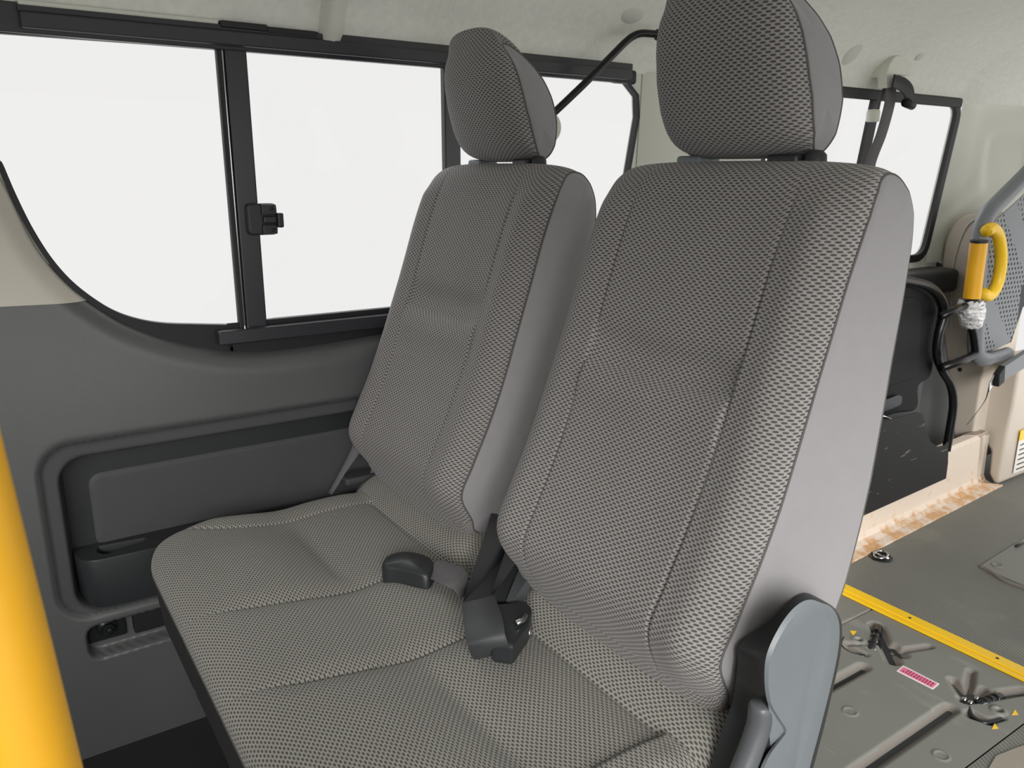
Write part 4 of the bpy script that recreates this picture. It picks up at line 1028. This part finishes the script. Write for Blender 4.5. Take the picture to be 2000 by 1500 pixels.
mb.build('print_lines', STEEL, lab)

# grey perforated lift arm panel with tube frame
XA = -1.33
la_ = empty('lift_platform', (XA, 2.9, .5), 'grey perforated lift side panel with thick rounded grey frame', 'lift platform')
fr = [at(u, v_, X=XA) for u, v_ in [(2075, 268), (2000, 345), (1950, 395), (1928, 420), (1916, 455), (1911, 520), (1908, 600), (1906, 660), (1908, 692), (1925, 702), (1968, 690)]]
MB().tube(smooth_path(fr, 7), [.026] * 64 + [.022] * 7, 18).build('frame', GREYPANEL, la_, True)
pn = [at(u, v_, X=XA - .004) for u, v_ in [(2060, 320), (1995, 385), (1945, 430), (1925, 470), (1917, 540), (1915, 640), (1918, 690), (1950, 680), (1972, 668), (1985, 640), (1995, 560), (2030, 520), (2060, 500)]]
V = [p for p in pn] + [p + Vector((-.003, 0, 0)) for p in pn]; n = len(pn)
Fc = [tuple(range(n)), tuple(range(n, 2 * n))[::-1]] + [(i, (i + 1) % n, (i + 1) % n + n, i + n) for i in range(n)]
O('perforated_panel', V, Fc, PERF, la_, False, uvs=[(p.y, p.z) for p in V])
ln = [at(u, v_, X=XA - .022) for u, v_ in [(1925, 500), (2060, 440), (2060, 560), (1998, 600), (1975, 668), (1925, 690)]]
MB().prism(ln, (-.004, 0, 0)).build('back_liner', BLACK, la_)
hd_ = smooth_path([at(u, v_, X=XA + .03) for u, v_ in [(1926, 452), (1938, 446), (1950, 462), (1955, 500), (1951, 540), (1942, 566), (1930, 578), (1918, 572)]], 6)
MB().tube(hd_, [.019] * len(hd_), 16).build('yellow_handle', YEL, la_, True)
# buckle hanging at right edge
rb = empty('belt_tongue', at(1965, 725, X=-1.27), 'grey belt tongue and buckle hanging at the right edge of the photo', 'seat belt')
ax = [at(2010, 690, X=-1.27), at(1950, 728, X=-1.27)]
dv_ = (ax[1] - ax[0]).normalized(); wv2 = dv_.cross(Vector((1, 0, 0))).normalized()
def slab(a, b_, w1, w2, tk, name, m):
    MB().prism([a + wv2 * w1, b_ + wv2 * w2, b_ - wv2 * w2, a - wv2 * w1], (tk, 0, 0)).build(name, m, rb, mods=(bev(.003, 3),))
slab(ax[0], ax[1], .030, .026, .02, 'buckle', GREYPANEL)
slab(ax[1], at(1938, 742, X=-1.27), .030, .022, .022, 'buckle_mouth', BLACK)
slab(at(1940, 740, X=-1.265), at(1930, 758, X=-1.265), .018, .016, .004, 'tongue', CHROME)
ribbon([at(u, v_, X=-1.285) for u, v_ in [(1932, 755), (1925, 780), (1908, 805), (1888, 830)]], [Vector((0, .006, .004))] * 4, .002, 'cord', BLACK, rb)

# ============================================================ FOREGROUND POLE
pt_ = Vector((-.35, -.019, 1.35)); pb_ = Vector((-.35, .000, -.01)) 
pe = Vector((-.35, -.0215, 1.025)); dirp = (Vector((-.35, .0005, 1.025)) - Vector((-.35, .0105, .862))).normalized()
c0 = Vector((-.35, .0005 - .0225, 1.025))
pole = empty('grab_pole', c0 + dirp * (-1.02), 'blurred yellow grab pole standing close at the left edge', 'grab pole')
MB().tube([c0 + dirp * ((z - 1.025) / dirp.z) for z in (-.005, .3, .6, .9, 1.2, 1.6)], .022, 40, cap=True).build('pole', YELW, pole, True)
v, f = lathe([(0, .014), (.030, .014), (.045, .006), (.048, -.002)], c0 + dirp * (-1.02 / dirp.z)); O('foot_flange', v, f, YELW, pole)
